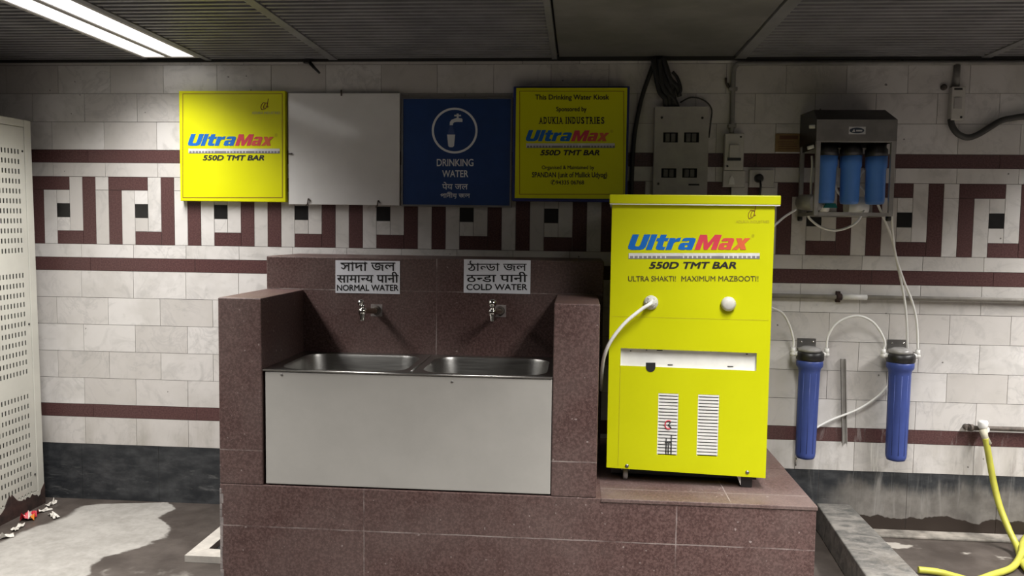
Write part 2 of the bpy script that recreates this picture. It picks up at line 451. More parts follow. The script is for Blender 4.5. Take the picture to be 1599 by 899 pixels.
def logo_red():
    """printed letters that turn from red to orange towards their end"""
    return plain('print_red', (.60, .045, .075), .4, 0, .04)

MARBLE = marble_mat(); MAROON = maroon_mat(); SKIRT = skirting_mat()
BLACKTILE = plain('black_stone_tile', (.012, .011, .011), .3, 0, .3)
GROUT = plain('grey_grout', (.16, .145, .135), .9)
CONCRETE = floor_mat(); KERB = kerb_mat()
CEILM = plain('ceiling_slat_paint', (.165, .163, .168), .45, 0, .18, 6)
CEILFLAT = plain('ceiling_panel_paint', (.135, .13, .125), .6, 0, .2, 4)
CEILDARK = plain('ceiling_gap_shade', (.02, .019, .018), .9)  # near-black, shade of the ceiling gaps put into the colour
YELLOW = plain('yellow_vinyl', (.67, .67, .001), .4, 0, .02, 5, .3)
YELLOWCW = plain('yellow_cooler_wrap', (.53, .545, .001), .4, 0, .02, 5, .3)
BLUEBOX = plain('deep_blue_paint', (.02, .03, .17), .4)
BLUESIGN = plain('navy_sign_face', (.012, .045, .165), .4, 0, .06)
SIGNWHITE = plain('white_print', (.72, .73, .75), .5, 0, .04)
BOARD = plain('white_gloss_board', (.70, .685, .67), .09, 0, .05, 3, .5)
INKBLUE = plain('print_blue', (.006, .13, .48), .4, 0, .04)
INKRED = logo_red(); INKRED2 = plain('print_orange_red', (.62, .075, .06), .4, 0, .04); INKRED3 = plain('print_red_orange', (.64, .12, .045), .4, 0, .04)
INKBLACK = plain('print_black', (.012, .011, .012), .5)
INKMAROON = plain('print_maroon', (.22, .075, .012), .5)
INKOLIVE = plain('print_olive', (.42, .37, .01), .5)
INKGREY = plain('print_grey', (.33, .32, .26), .5)
BARGREY = plain('print_silver', (.62, .61, .60), .4)
BARDARK = plain('print_dark_silver', (.20, .19, .20), .4)
STICKER = plain('white_sticker', (.74, .745, .79), .4, 0, .04)
APRON = plain('brushed_pale_sheet', (.39, .375, .348), .38, 0, .05, 4)
STEEL = steel('stainless_steel'); STEELDK = steel('dull_steel', (.30, .29, .28), .4)
CHROME = steel('chrome', (.75, .74, .70), .12)
BRASS = steel('tarnished_chrome', (.62, .58, .46), .2)
WHITEPL = plain('white_plastic', (.72, .71, .68), .35, 0, .05)
GREYPL = plain('grey_painted_metal', (.36, .34, .32), .45, 0, .08)
CREAM = plain('cream_plastic', (.50, .48, .44), .4, 0, .06)
BLACKPL = plain('black_plastic', (.014, .013, .013), .4)
RUBBER = plain('black_rubber', (.016, .015, .015), .6)
GREYCABLE = plain('dark_grey_flexible_conduit', (.045, .043, .04), .5)
FILTERBLUE = plain('blue_plastic_bowl', (.046, .073, .26), .42, 0, .05, 14, .35)
FILTERSKY = plain('bright_blue_plastic_bowl', (.075, .22, .62), .32, 0, .04)
CLEARHEAD = plain('frosted_grey_plastic', (.30, .29, .28), .25)
TUBING = plain('white_tubing', (.78, .77, .74), .4, 0, .03)
LOCKER = plain('cream_painted_steel', (.56, .55, .49), .5, 0, .07, 3)
DARKIN = plain('dark_interior', (.012, .012, .012), .9)  # near-black, paints the shade inside hollows and cut-outs
RUST = plain('rusted_steel', (.035, .018, .014), .85, 0, .5, 20)
NOTICE = plain('ochre_notice', (.21, .13, .05), .6, 0, .15)
NOTICEDK = plain('ochre_notice_title', (.11, .045, .02), .6)
HOSEY = plain('yellow_hose', (.37, .355, .05), .45, 0, .14, 9)
STONEFR = plain('pale_stone', (.42, .39, .35), .7, 0, .12)
PAPER = plain('crumpled_paper', (.55, .52, .47), .8, 0, .2, 40)
WRAPR = plain('wrapper_red', (.45, .02, .035), .35); WRAPO = plain('wrapper_orange', (.62, .19, .02), .35); WRAPW = plain('wrapper_white', (.7, .62, .58), .35)
TEAL = plain('teal_plastic', (.0, .14, .13), .5)
PIPEM = plain('painted_grey_pipe', (.27, .25, .225), .5, 0, .15)
RUSTPIPE = plain('dark_iron_pipe', (.075, .06, .05), .7, 0, .4, 30)
CONDUIT = plain('grey_conduit', (.22, .21, .195), .5)
MORTAR = plain('chipped_mortar', (.24, .21, .20), .9, 0, .3, 25)
GLOW = emit_mat('lit_tube_diffuser', (1.0, .985, .97), 1.5)

# ------------------------------------------------------------------ structure: floor, wall, ceiling
XW0, XW1, YF = -2.6, 8.2, -6.5
U = 0.08
fl = MB().box((XW0, YF, FLOOR-.1), (XW1, 0.1, FLOOR)).build('floor', CONCRETE); tag(fl, kind='structure')

wall = MB()
wall.box((XW0, .004, FLOOR-.1), (XW1, .15, CEIL+.3), 3)
G = 0.0012
def tile(x0, x1, z0, z1, mi, y=0.0):
    """one tile in pattern units, front at y=0, small joint round it"""
    X0, X1, Z0, Z1 = x0*U+G, x1*U-G, z0*U+G, z1*U-G
    if X1 < XW0 or X0 > XW1: return
    X0 = max(X0, XW0); X1 = min(X1, XW1)
    wall.box((X0, y, Z0), (X1, .02, Z1), mi)
UX0, UX1 = XW0/U, XW1/U
def course(z0, z1, phase, mi, w=4.0):
    x = phase + w*math.floor((UX0-phase)/w)
    while x < UX1:
        tile(x, x+w, z0, z1, mi); x += w
course(10.5, 11.6, 1.8, 0); course(8.48, 10.5, 3.82, 0); course(6.45, 8.48, 1.8, 0); course(4.43, 6.45, 3.25, 0)
course(3.49, 4.43, 2.0, 1, 8.0); course(2.47, 3.49, 3.28, 0)
T_, B_ = 2.47, -2.47
k = int(UX0/6)-1
while 6*k < UX1:
    c = 6*k
    tile(c-2.5, c-1.5, B_, 1.5, 1); tile(c-2.5, c+.5, 1.5, T_, 1)
    tile(c+1.5, c+2.5, B_, T_, 1); tile(c-.5, c+1.5, B_, -1.5, 1)
    tile(c-1.5, c-.5, B_, 1.5, 0); tile(c-.5, c+.5, .5, 1.5, 0); tile(c-.5, c+.5, -1.5, -.5, 0)
    tile(c+.5, c+1.5, -1.5, T_, 0); tile(c+2.5, c+3.5, B_, 1.5, 0); tile(c+2.5, c+3.5, 1.5, T_, 0)
    tile(c-.5, c+.5, -.5, .5, 2); k += 1
course(-3.46, -2.47, 1.33, 0); course(-4.43, -3.46, 2.0, 1, 8.0)
course(-6.42, -4.43, 1.28, 0); course(-8.43, -6.42, 3.3, 0); course(-10.44, -8.43, 1.35, 0)
course(-12.45, -10.44, 3.3, 0); course(-14.43, -12.45, 1.33, 0); course(-15.41, -14.43, 2.0, 1, 8.0)
course(-17.46, -15.41, 1.33, 0); course(-21.7, -17.46, 1.0, 4, 6.0)
wb = wall.build('wall_back', [MARBLE, MAROON, BLACKTILE, GROUT, SKIRT]); tag(wb, kind='structure')

# ledge along the foot of the wall, right of the kerb
lg = MB().box((4.60, -.10, FLOOR), (XW1, 0, FLOOR+.016), bev=.005).build('trim_1', plain('stained_ledge', (.20, .18, .155), .8, 0, .55, 7)); tag(lg, kind='structure')

# slatted metal ceiling between T bars, with one flat service panel
ce = MB(); ce.box((XW0, YF, CEIL+.03), (XW1, .1, CEIL+.2), 1)
BARS = [-1.93, -.95, .525, .905, 1.635, 2.895, 3.875, 5.175, 6.05, 6.45, 7.3]
def slats(x0, x1):
    y = -.02
    while y > YF:
        a, b = y, y-.041; z = CEIL
        ce.add([(x0, a, z+.03), (x0, a-.008, z), (x0, b+.008, z), (x0, b, z+.03), (x1, a, z+.03), (x1, a-.008, z), (x1, b+.008, z), (x1, b, z+.03)],
               [(0, 1, 5, 4), (1, 2, 6, 5), (2, 3, 7, 6), (0, 3, 2, 1), (4, 5, 6, 7)], 0)
        y -= .058
for a, b in ((XW0, .545), (.885, 1.635), (1.635, 2.895), (3.875, 5.175), (5.175, 6.07), (6.43, XW1)): slats(a, b)
ce.box((2.91, YF, CEIL+.004), (3.86, -.42, CEIL+.03), 2); ce.box((2.91, -.405, CEIL+.008), (3.86, -.01, CEIL+.03), 2)
for a, b in ((.545, .885), (6.07, 6.43)):        # recess above the lit troughs
    ce.box((a, YF, CEIL+.025), (b, 0, CEIL+.03), 1)
cel = ce.build('ceiling', [CEILM, CEILDARK, CEILFLAT]); tag(cel, kind='structure')
for i, (bx_, w_) in enumerate([(.905, .036), (1.635, .05), (2.885, .03), (3.895, .06), (5.175, .05)]):
    b = MB().box((bx_-w_/2, YF, CEIL-.006), (bx_+w_/2, -.005, CEIL+.02), bev=.002).build('trim_%d' % (i+2), CEILM); tag(b, kind='structure')
e = MB().box((XW0, -.018, CEIL-.012), (XW1, 0, CEIL+.02)).build('trim_7', CEILDARK); tag(e, kind='structure')  # dark strip standing in for the shadow gap between wall and ceiling

# ------------------------------------------------------------------ ceiling lights
for cx_, y0, y1, st in LIGHT_ROWS:
    lab = {0.715: 'bright twin tube ceiling light at the top left of the photo', 3.93: 'middle twin tube ceiling light, in front of the yellow cooler', 6.25: 'rightmost twin tube ceiling light'}[cx_]
    r = thing('ceiling_light', (cx_, (y0+y1)/2, CEIL), lab, 'ceiling light', 'twin tube ceiling lights')
    hs = MB()
    hs.box((cx_-.17, y0, CEIL-.004), (cx_-.148, y1, CEIL+.024)); hs.box((cx_+.15, y0, CEIL-.004), (cx_+.17, y1, CEIL+.024))
    hs.box((cx_-.018, y0, CEIL-.004), (cx_+.012, y1, CEIL+.024)); hs.box((cx_-.17, y0, CEIL-.004), (cx_+.17, y0+.02, CEIL+.024)); hs.box((cx_-.17, y1-.02, CEIL-.004), (cx_+.17, y1, CEIL+.024))
    hs.build('housing', GREYPL, r)
    for a, b in ((cx_-.146, cx_-.020), (cx_+.014, cx_+.148)):
        MB().box((a, y0-.002, CEIL), (b, y1+.022, CEIL+.012)).build('tube_diffuser', GLOW, r)
        area_lamp('tube_lamp', a+.004, b-.004, y0-.22, y1+.026, CEIL-.004, TUBE_POWER*abs(y1-y0)*st)

# ------------------------------------------------------------------ granite counter
ctr = thing('granite_counter', (2.75, -.53, FLOOR), 'built-in maroon granite drinking water counter with two side walls and a low podium', 'counter')
GR_BASE = granite('granite_base', (2.092, 3.487), (-1.452,)); GR_ARM = granite('granite_arm', (), (-1.10,)); GR_SPL = granite('granite_splash', (2.318,), (-.402,)); GR_TOP = granite('granite_top', (3.72,), (), (-.93,), .6)
D = 1.07
MB().box((1.42, -D, FLOOR), (4.083, -.002, -1.259), bev=.004).build('plinth', GR_BASE, ctr)
MB().box((1.42, -D, -1.259), (1.622, -.5, -.405), bev=.005).build('side_wall', GR_ARM, ctr)
MB().box((2.935, -D, -1.259), (3.135, -.5, -.401), bev=.005).build('side_wall', GR_ARM, ctr)
MB().box((1.425, -.5, -1.259), (3.165, -.002, -.234), bev=.005).build('backsplash', GR_SPL, ctr)
MB().box((3.155, -D-.004, -1.276), (4.087, -.501, -1.258), bev=.003).box((3.166, -.501, -1.276), (4.087, -.002, -1.258)).build('podium_slab', GR_TOP, ctr)
mo = MB(); z = FLOOR
random.seed(8)
while z < -1.29:
    h = random.uniform(.03, .07); w = random.uniform(.012, .026)
    mo.box((1.4185, -D-.0015, z), (1.42+w*.7, -D+.02, min(z+h, -1.28)), bev=.003); z += h
mo.build('mortar_edge', MORTAR, ctr)

# ------------------------------------------------------------------ double bowl sink with its front panel
snk = thing('steel_sink', (2.28, -.8, -1.25), 'double bowl stainless steel sink with a pale front panel between the granite side walls', 'sink')
def rrect(x0, x1, y0, y1, r, n=6):
    pts = []
    for cx_, cy_, a0 in ((x1-r, y1-r, 0), (x0+r, y1-r, 90), (x0+r, y0+r, 180), (x1-r, y0+r, 270)):
        for i in range(n+1):
            a = math.radians(a0+90*i/n); pts.append((cx_+r*math.cos(a), cy_+r*math.sin(a)))
    return pts
RZ = -.729
bowls = [(1.675, 2.262), (2.335, 2.905)]
vs, fs = plate_holes([(1.624, -1.066), (2.933, -1.066), (2.933, -.503), (1.624, -.503)], [rrect(a, b, -1.035, -.55, .11) for a, b in bowls], .004)
MB().add([(v.x, v.y, RZ+v.z) for v in vs], fs).build('rim', STEEL, snk)
for a, b in bowls:
    m = MB(); loops = []
    for dz, ins in ((0, 0), (-.012, .004), (-.10, .014), (-.17, .03), (-.19, .06)):
        loops.append([(x, y, RZ+dz) for x, y in rrect(a+ins, b-ins, -1.035+ins, -.55-ins, .11)])
    n = len(loops[0]); vv = [p for l in loops for p in l]
    ff = [(i*n+j, i*n+(j+1) % n, (i+1)*n+(j+1) % n, (i+1)*n+j) for i in range(len(loops)-1) for j in range(n)]
    m.add(vv, ff, 0, True); m.add(loops[-1], [list(range(n))])
    bo = m.build('bowl', STEEL, snk)
    MB().lathe(((a+b)/2, -.79, RZ-.1895), (0, 0, 1), [(.035, 0), (.035, .003), (.02, .004), (.0, .002)], 20).build('drain', STEELDK, bo)
tor = MB().tube([(2.235+.062, -1.03, RZ+.003), (2.297, -.55, RZ+.003)], .004, 8)
tor.tube([(1.626, -1.067, RZ-.001), (2.932, -1.067, RZ-.001)], .005, 8); tor.build('rolled_edge', STEEL, snk)
ap = MB().box((1.636, -1.066, -1.252), (2.932, -1.052, -.737), bev=.003).build('front_panel', APRON, snk); tag(ap, 'pale grey sheet panel')
for q in ((440, 585), (706, 596)):
    c = P(*q, -1.066); MB().lathe(c, (0, -1, 0), [(.006, 0), (.006, .002), (.003, .003)], 12).build('rivet', STEELDK, ap)

# ------------------------------------------------------------------ taps over the sink
def water_tap(flange, tip, label, knob):
    fx = P(*flange, -.5); tp = P(*tip, -.66)
    r = thing('water_tap', fx, label, 'tap', 'taps on the backsplash')
    MB().box(fx+Vector((-.030, -.002, -.032)), fx+Vector((.030, .0, .030)), bev=.0009).build('wall_plate', MORTAR, r)
    MB().lathe(fx+Vector((0, -.002, 0)), (0, -1, 0), [(.024, 0), (.024, .006), (.019, .014), (.016, .02)], 20).build('flange', RUSTPIPE, r)
    MB().tube([fx+Vector((0, -.012, 0)), fx+Vector((0, -.05, 0)), tp+Vector((.004, .03, 0)), tp], [.016, .0145, .014, .017], 14).build('body', BRASS, r)
    MB().lathe(tp+Vector((0, 0, .014)), (0, 0, -1), [(.016, 0), (.021, .010), (.019, .026), (.013, .036), (.013, .054), (.010, .060), (.007, .060)], 16).build('spout', CHROME, r)
    h = MB().lathe(tp+Vector((0, 0, .008)), (0, 0, 1), [(.013, 0), (.011, .012), (.015, .020), (.009, .026)], 14)
    h.ball(tp+Vector((knob[0], 0, .042)), knob[1]); h.build('handle', CHROME, r)
water_tap((588, 484), (566, 486), 'chrome tap on the maroon backsplash under the normal water label', (-.008, .017))
water_tap((781, 485), (769, 487), 'chrome tap on the maroon backsplash under the cold water label', (0, .021))

# ------------------------------------------------------------------ flat panels with print
class Face:
    """a printed face: maps photo pixels on the face plane to points"""
    def __init__(s, Y): s.Y = Y
    def pt(s, x, y): return P(x, y, s.Y)
    def rect(s, x0, y0, x1, y1):
        o = s.pt(x0, y1); return o, s.pt(x1, y1)-o, s.pt(x0, y0)-o
NF = Vector((0, -1, 0))
def letter(mb, face, txt, x0, y0, x1, y1, mi=0, bold=0.0, shear=0.0, lift=.0008, g=None):
    o, ex, ez = face.rect(x0, y0, x1, y1)
    put_glyphs(mb, g or glyphs(txt, bold, shear), o, ex, ez, face.n if hasattr(face, 'n') else NF, mi, lift)
def strip(mb, face, x0, y0, x1, y1, mi=0, lift=.0006, d=.0004):
    o, ex, ez = face.rect(x0, y0, x1, y1); n = face.n if hasattr(face, 'n') else NF
    o = o+n*lift; mb.prism([o, o+ex, o+ex+ez, o+ez], n*d, mi)
def border(mb, face, x0, y0, x1, y1, w=.8, mi=0):
    strip(mb, face, x0, y0, x1, y0+w, mi); strip(mb, face, x0, y1-w, x1, y1, mi)
    strip(mb, face, x0, y0+w, x0+w, y1-w, mi); strip(mb, face, x1-w, y0+w, x1, y1-w, mi)
def rebar(mb, face, x0, y0, x1, y1, mi=0, mi2=1):
    h = y1-y0
    strip(mb, face, x0, y0, x1, y0+h*.5, mi); strip(mb, face, x0, y0+h*.5, x1, y1, mi2, .0004)
    n = 58; w = (x1-x0)/n
    for i in range(n):
        if i % 2 == 0 and not (16 < i < 24 or 36 < i < 42): strip(mb, face, x0+i*w, y0+h*.42, x0+(i+.55)*w, y1-h*.12, mi, .001)
def swash_logo(mb, face, x0, y0, x1, y1, mi=0):
    """two slim open ovals and a tall stem, like a slanted letter d"""
    W_, H_ = x1-x0, y1-y0; n = face.n if hasattr(face, 'n') else NF
    def stroke(pts, r):
        mb.tube([face.pt(x0+W_*a, y0+H_*b)+n*.001 for a, b in smooth_path2(pts)], r, 6, mi)
    o1 = [(.62, .42), (.40, .36), (.12, .55), (.03, .80), (.16, .98), (.38, .95)]
    o2 = [(.84, .42), (.66, .38), (.46, .55), (.38, .78), (.48, .92), (.66, .84), (.84, .60)]
    st = [(1.0, .0), (.94, .25), (.84, .60), (.86, .76), (1.0, .70)]
    r = (face.pt(x1, y0)-face.pt(x0, y0)).length*.045
    for s_ in (o1, o2, st): stroke(s_, r)
def smooth_path2(p): return [(v.x, v.y) for v in smooth_path([(a, b, 0) for a, b in p], 5)]

def words(parent, face, name, mat, rows, local=False):
    for txt, box, bold in rows:
        a = MB(); letter(a, face, txt, *box, bold=bold); a.build(name, mat, parent, local)
def brand(parent, face, u, m_, bar, t550, local=False):
    a = MB(); put_block(a, face, 'Ultra', *u); a.build('blue_lettering', INKBLUE, parent, local)
    a = MB(); put_block(a, face, 'Max', *m_, mats=3); a.build('red_lettering', [INKRED, INKRED2, INKRED3], parent, local)
    a = MB(); rebar(a, face, *bar); a.build('steel_bar_picture', [BARGREY, BARDARK], parent, local)
    a = MB(); letter(a, face, '550D TMT BAR', *t550, bold=.034, shear=.22); a.build('black_lettering', INKBLACK, parent, local)
    a = MB(); letter(a, face, '®', m_[2]+1.5, m_[1]-1, m_[2]+6, m_[1]+4); a.build('registered_mark', INKOLIVE, parent, local)

def panel_root(name, x0, x1, z0, z1, Y, label, cat, group=None):
    return thing(name, ((x0+x1)/2, Y/2, z0), label, cat, group)

# yellow sign on the left
s1 = panel_root('sign_board', .738, 1.362, .060, .688, -.04, 'bright yellow square sign with blue and red lettering, leftmost on the wall', 'sign')
MB().box((.737, -.04, .060), (1.362, -.002, .688), bev=.003).build('panel', YELLOW, s1)
f = Face(-.0402)
b = MB(); border(b, f, 285.2, 146, 441.3, 308.8); b.build('border_line', INKMAROON, s1)
brand(s1, f, (293.5, 209, 368.5, 227.5), (367, 209.5, 427.5, 227.5), (294.5, 232, 437, 239.5), (316.5, 242, 412.7, 250.5))
b = MB(); swash_logo(b, f, 407, 154, 419, 171.5); b.build('emblem', INKMAROON, s1)
b = MB(); letter(b, f, 'ADUKIA INDUSTRIES', 393.6, 174.3, 437.5, 178.2); b.build('small_lettering', INKGREY, s1)

# blank white board with hooks
s2 = panel_root('blank_board', 1.376, 2.018, .048, .676, -.03, 'blank glossy white board with small metal hooks between yellow and blue signs', 'board')
MB().box((1.376, -.03, .048), (2.020, -.002, .676), bev=.002).build('panel', BOARD, s2)
for (hx, hy), dx, dy in (((533, 146), 0, -4), ((454, 240), -2.5, 0), ((481, 317), 2, 8), ((590, 320), -1, 8)):
    a = P(hx, hy, -.034); q = P(hx+dx, hy+dy, -.03); m = MB()
    if dy > 0: m.tube(smooth_path([P(hx-3, hy+3, -.012), P(hx-1, hy+1, -.034), P(hx+.5, hy-7, -.036), P(hx+3, hy-3, -.034)], 5), .0035, 8)
    else: m.tube([P(hx+dx*1.2, hy+dy*1.2, -.004), q+Vector((0, -.005, 0)), a, P(hx-dx*.9, hy-dy*.9, -.034)], .0045, 8)
    m.build('hook', RUSTPIPE, s2)

# drinking water sign
s3 = panel_root('sign_board', 2.03, 2.652, .045, .652, -.03, 'navy blue drinking water sign with a white tap and glass symbol', 'sign')
MB().box((2.040, -.03, .054), (2.646, -.002, .643)).build('panel', BLUESIGN, s3)
fr = MB()
for a, b_ in (((2.030, .044), (2.040, .653)), ((2.646, .044), (2.656, .653)), ((2.040, .044), (2.646, .054)), ((2.040, .643), (2.646, .653))):
    fr.box((a[0], -.034, a[1]), (b_[0], -.002, b_[1]))
fr.build('frame', STEELDK, s3)
f = Face(-.0304); sy_ = MB()
pts = [(710+34*math.cos(2*PI*i/64), 203.8+34*math.sin(2*PI*i/64)) for i in range(64)]
n_ = len(pts); vo = [f.pt(710+35.8*math.cos(2*PI*i/64), 203.8+35.8*math.sin(2*PI*i/64))+NF*.001 for i in range(64)]; vi = [f.pt(710+32.4*math.cos(2*PI*i/64), 203.8+32.4*math.sin(2*PI*i/64))+NF*.001 for i in range(64)]
sy_.add(vo+vi, [(i, (i+1) % 64, 64+(i+1) % 64, 64+i) for i in range(64)])
def poly(mb, face, pts, mi=0, lift=.001):
    mb.prism([face.pt(*p)+NF*lift for p in pts], NF*.0004, mi)
poly(sy_, f, [(698.2, 210), (710.7, 210), (709, 228), (706.8, 229.8), (702.2, 229.8), (700, 228)])           # glass
poly(sy_, f, [(702.2, 195.5), (702.6, 190.5), (705, 187.2), (709, 185.4), (713, 184.2), (721, 184.8), (722.2, 186), (722.2, 190.4), (713, 190.4), (709, 191), (707.4, 193), (707.2, 195.5)])   # spout
poly(sy_, f, [(713.3, 184.4), (713.3, 179.8), (716.2, 179.8), (716.2, 184.4)]); poly(sy_, f, [(709.5, 181.6), (709.5, 179.2), (720, 179.2), (720, 181.6)]); poly(sy_, f, [(713, 179), (713.2, 177.3), (716.3, 177.3), (716.5, 179)])
sy_.build('symbol', SIGNWHITE, s3)
w_ = MB(); poly(w_, f, [(702.6, 196.5), (706.8, 196.5), (710.2, 209.2), (698.8, 209.2)]); w_.build('water_drawing', plain('print_mid_blue', (.05, .085, .22), .5), s3)
words(s3, f, 'white_lettering', SIGNWHITE, [('DRINKING', (682, 248, 739.3, 259.5), .014), ('WATER', (690.5, 265.6, 731.2, 276.6), .014), ('पेय जल', (690.5, 284, 730.7, 296), .012), ('পানীয় জল', (687.5, 299.5, 734, 310.5), .012)])

# yellow sponsor sign on a deep blue box
s4 = panel_root('sign_board', 2.65, 3.30, .073, .708, -.09, 'yellow sponsor sign with black text on a deep blue box, rightmost of the signs', 'sign')
MB().box((2.664, -.082, .078), (3.297, -.002, .704), bev=.004).build('backing_box', BLUEBOX, s4)
MB().box((2.680, -.094, .094), (3.284, -.082, .694), bev=.002).build('panel', YELLOW, s4)
f = Face(-.0942)
b = MB(); border(b, f, 811, 142, 974.5, 303.6); b.build('border_line', INKMAROON, s4)
brand(s4, f, (821, 203, 893, 220.5), (891.5, 203.5, 951.5, 220.5), (821.7, 223.7, 960, 231), (843.4, 234, 936.3, 242.6))
words(s4, f, 'black_text', INKBLACK, [('This Drinking Water Kiosk', (835.6, 147.6, 951, 158.2), .022), ('Sponsored by', (868.5, 166.6, 916, 176), .022),
    ('Organised & Maintained by', (846, 258.3, 928, 266.2), .014), ('SPANDAN (unit of Mullick Udyog)', (830.7, 268.6, 948, 279.4), .022), ('✆94335 06768', (860, 280.6, 912, 288.6), .018)])
t_ = MB(); letter(t_, f, '', 841, 182.6, 943.7, 193.4, g=serif_word('ADUKIA INDUSTRIES', .03)); t_.build('black_text', INKBLACK, s4)

# normal / cold water labels on the backsplash
def water_label(x0, y0, x1, y1, label, ben, hin, eng, boxes):
    o, ex, ez = Face(-.5).rect(x0, y0, x1, y1)
    r = thing('water_label', o+ex/2, label, 'label', 'water labels on the backsplash')
    MB().box((o.x, -.5025, o.z), (o.x+ex.x, -.5003, o.z+ez.z)).build('plate', STICKER, r)
    f = Face(-.5026)
    for g, bx_ in ((run(ben, .008), boxes[0]), (run(hin, .014), boxes[1]), (glyphs(eng, .02), boxes[2])):
        t = MB(); letter(t, f, '', *bx_, g=g); t.build('black_text', INKBLACK, r)
water_label(524, 406, 624.5, 457, 'white label reading NORMAL WATER, left one on the backsplash', ['সাদা জল'], ['सामा', ('न', .60), 'य पानी'], 'NORMAL WATER',
            [(531.5, 408.5, 617.5, 423), (526, 424.3, 622.5, 441.3), (526, 444.2, 622.3, 454)])
water_label(724, 404.5, 828, 456.8, 'white label reading COLD WATER, right one on the backsplash', ['ঠা', ('ন', .66), 'ডা জল'], ['ठ', ('न', .60), 'डा पानी'], 'COLD WATER',
            [(730, 406.5, 822.5, 423), (728.5, 424.3, 823.5, 440.3), (728.3, 443.2, 823.5, 452.8)])

# ------------------------------------------------------------------ yellow water cooler on the podium
TH = -math.radians(2.6)
CL = Vector((3.186, -.838, -1.258))            # front left corner at podium level
exC = Vector((math.cos(TH), math.sin(TH), 0)); nC = Vector((math.sin(TH), -math.cos(TH), 0))    # along the front, out of the front
cw = thing('water_cooler', CL, 'bright yellow water cooler with lettering, standing on the granite podium', 'water cooler', rz=TH)
def CF(px, py, off=0.0):
    """photo pixel -> cooler local point on its front plane (pushed out by off)"""
    d = ray(px, py); p0 = CL+nC*off; t = (p0-CAM).dot(nC)/d.dot(nC); q = CAM+d*t-CL
    return Vector((q.dot(exC), -off, q.z))
class LFace:
    def __init__(s, off): s.off = off; s.n = Vector((0, -1, 0))
    def pt(s, x, y): return CF(x, y, s.off)
    def rect(s, x0, y0, x1, y1):
        o = s.pt(x0, y1); return o, s.pt(x1, y1)-o, s.pt(x0, y0)-o
def lbuild(mb, name, mats, parent): return mb.build(name, mats, parent, local=True)
CWW = CF(1204, 500).x; CZT = CF(1080, 319).z; CZB = .078; CDEP = .60
# shell: two side posts, upper front, back, all one sheet-metal body with the tray slot and the vents cut out of the front
sx0, sx1 = CF(969, 560).x, CF(1181.5, 560).x
sz0, sz1 = CF(1075, 574).z, CF(1075, 546.5).z
v1 = (CF(1027, 660).x, CF(1058.5, 660).x, CF(1042, 710.5).z, CF(1042, 614).z)
v2 = (CF(1089, 660).x, CF(1122, 660).x, CF(1105, 712).z, CF(1105, 616).z)
body = MB()
vs, fs = plate_holes([(0, CZB-.006), (CWW, CZB-.02), (CWW, CZT), (0, CZT)],
                     [[(sx0, sz0), (sx1, sz0-.004), (sx1, sz1-.004), (sx0, sz1)], [(v1[0], v1[2]), (v1[1], v1[2]), (v1[1], v1[3]), (v1[0], v1[3])], [(v2[0], v2[2]), (v2[1], v2[2]), (v2[1], v2[3]), (v2[0], v2[3])]], .003)
body.add([(v.x, .0015-v.z, v.y) for v in vs], fs)
body.box((0, .003, CZB), (.003, CDEP, CZT)); body.box((CWW-.003, .003, CZB-.014), (CWW, CDEP, CZT)); body.box((.003, CDEP-.003, CZB), (CWW-.003, CDEP, CZT)); body.box((.003, .003, CZB+.002), (CWW-.003, CDEP-.003, CZB+.006))
lbuild(body, 'body', YELLOWCW, cw)
ld = MB().box((-.012, -.018, CZT), (CWW+.022, CDEP+.012, CF(1080, 304.5).z), bev=.004); lbuild(ld, 'lid', YELLOWCW, cw)
lip = MB().box((-.010, -.0165, CZT-.004), (CWW+.020, CDEP, CZT)); lbuild(lip, 'lid_seal', WHITEPL, cw)
lp = MB()                                     # lower service panel: thin folded sheet with seams
lx0 = CF(967, 650).x; lx1 = CF(1160, 650).x
lp.box((lx0-.001, -.0012, CZB+.004), (lx0+.001, .0, sz0)); lbuild(lp, 'panel_seam', INKOLIVE, cw)
sm = MB().box((.01, -.0008, CF(1080, 497).z-.0008), (CWW-.01, 0, CF(1080, 497).z+.0008)); lbuild(sm, 'upper_seam', INKOLIVE, cw)
tr = MB()
tr.box((sx0-.004, .024, sz0-.012), (sx1+.004, .028, sz1+.006)); tr.box((sx0-.004, .004, sz0-.012), (sx1+.004, .024, sz0-.007)); tr.box((sx0-.004, .004, sz1+.002), (sx1+.004, .024, sz1+.006)); tr.box((sx0-.006, .004, sz0-.008), (sx0-.002, .024, sz1+.002)); tr.box((sx1+.002, .004, sz0-.008), (sx1+.006, .024, sz1+.002))
tro = lbuild(tr, 'drip_tray', WHITEPL, cw); tag(tro, 'white recessed drip tray')
for (a, b_, w) in ((984, 548, 2), (1009, 546.5, 2), (1026, 547, 9), (1110, 548.5, 2), (1122, 549, 9), (1166, 553, 3), (1043, 570, 8), (1137, 572.5, 9)):
    p = CF(a, b_); q = CF(a+w, b_+1.6); lbuild(MB().box((p.x, .022, q.z), (q.x, .0238, p.z)), 'scuff', INKBLACK, tro)
ph = MB(); pp = [CF(1008.5, 566, .001)]+[CF(1016-7.5*math.cos(PI*i/12), 573+7.5*math.sin(PI*i/12), .001) for i in range(13)]+[CF(1023.5, 566, .001)]
ph.prism(pp, Vector((0, -.001, 0))); lbuild(ph, 'drain_notch', DARKIN, cw)
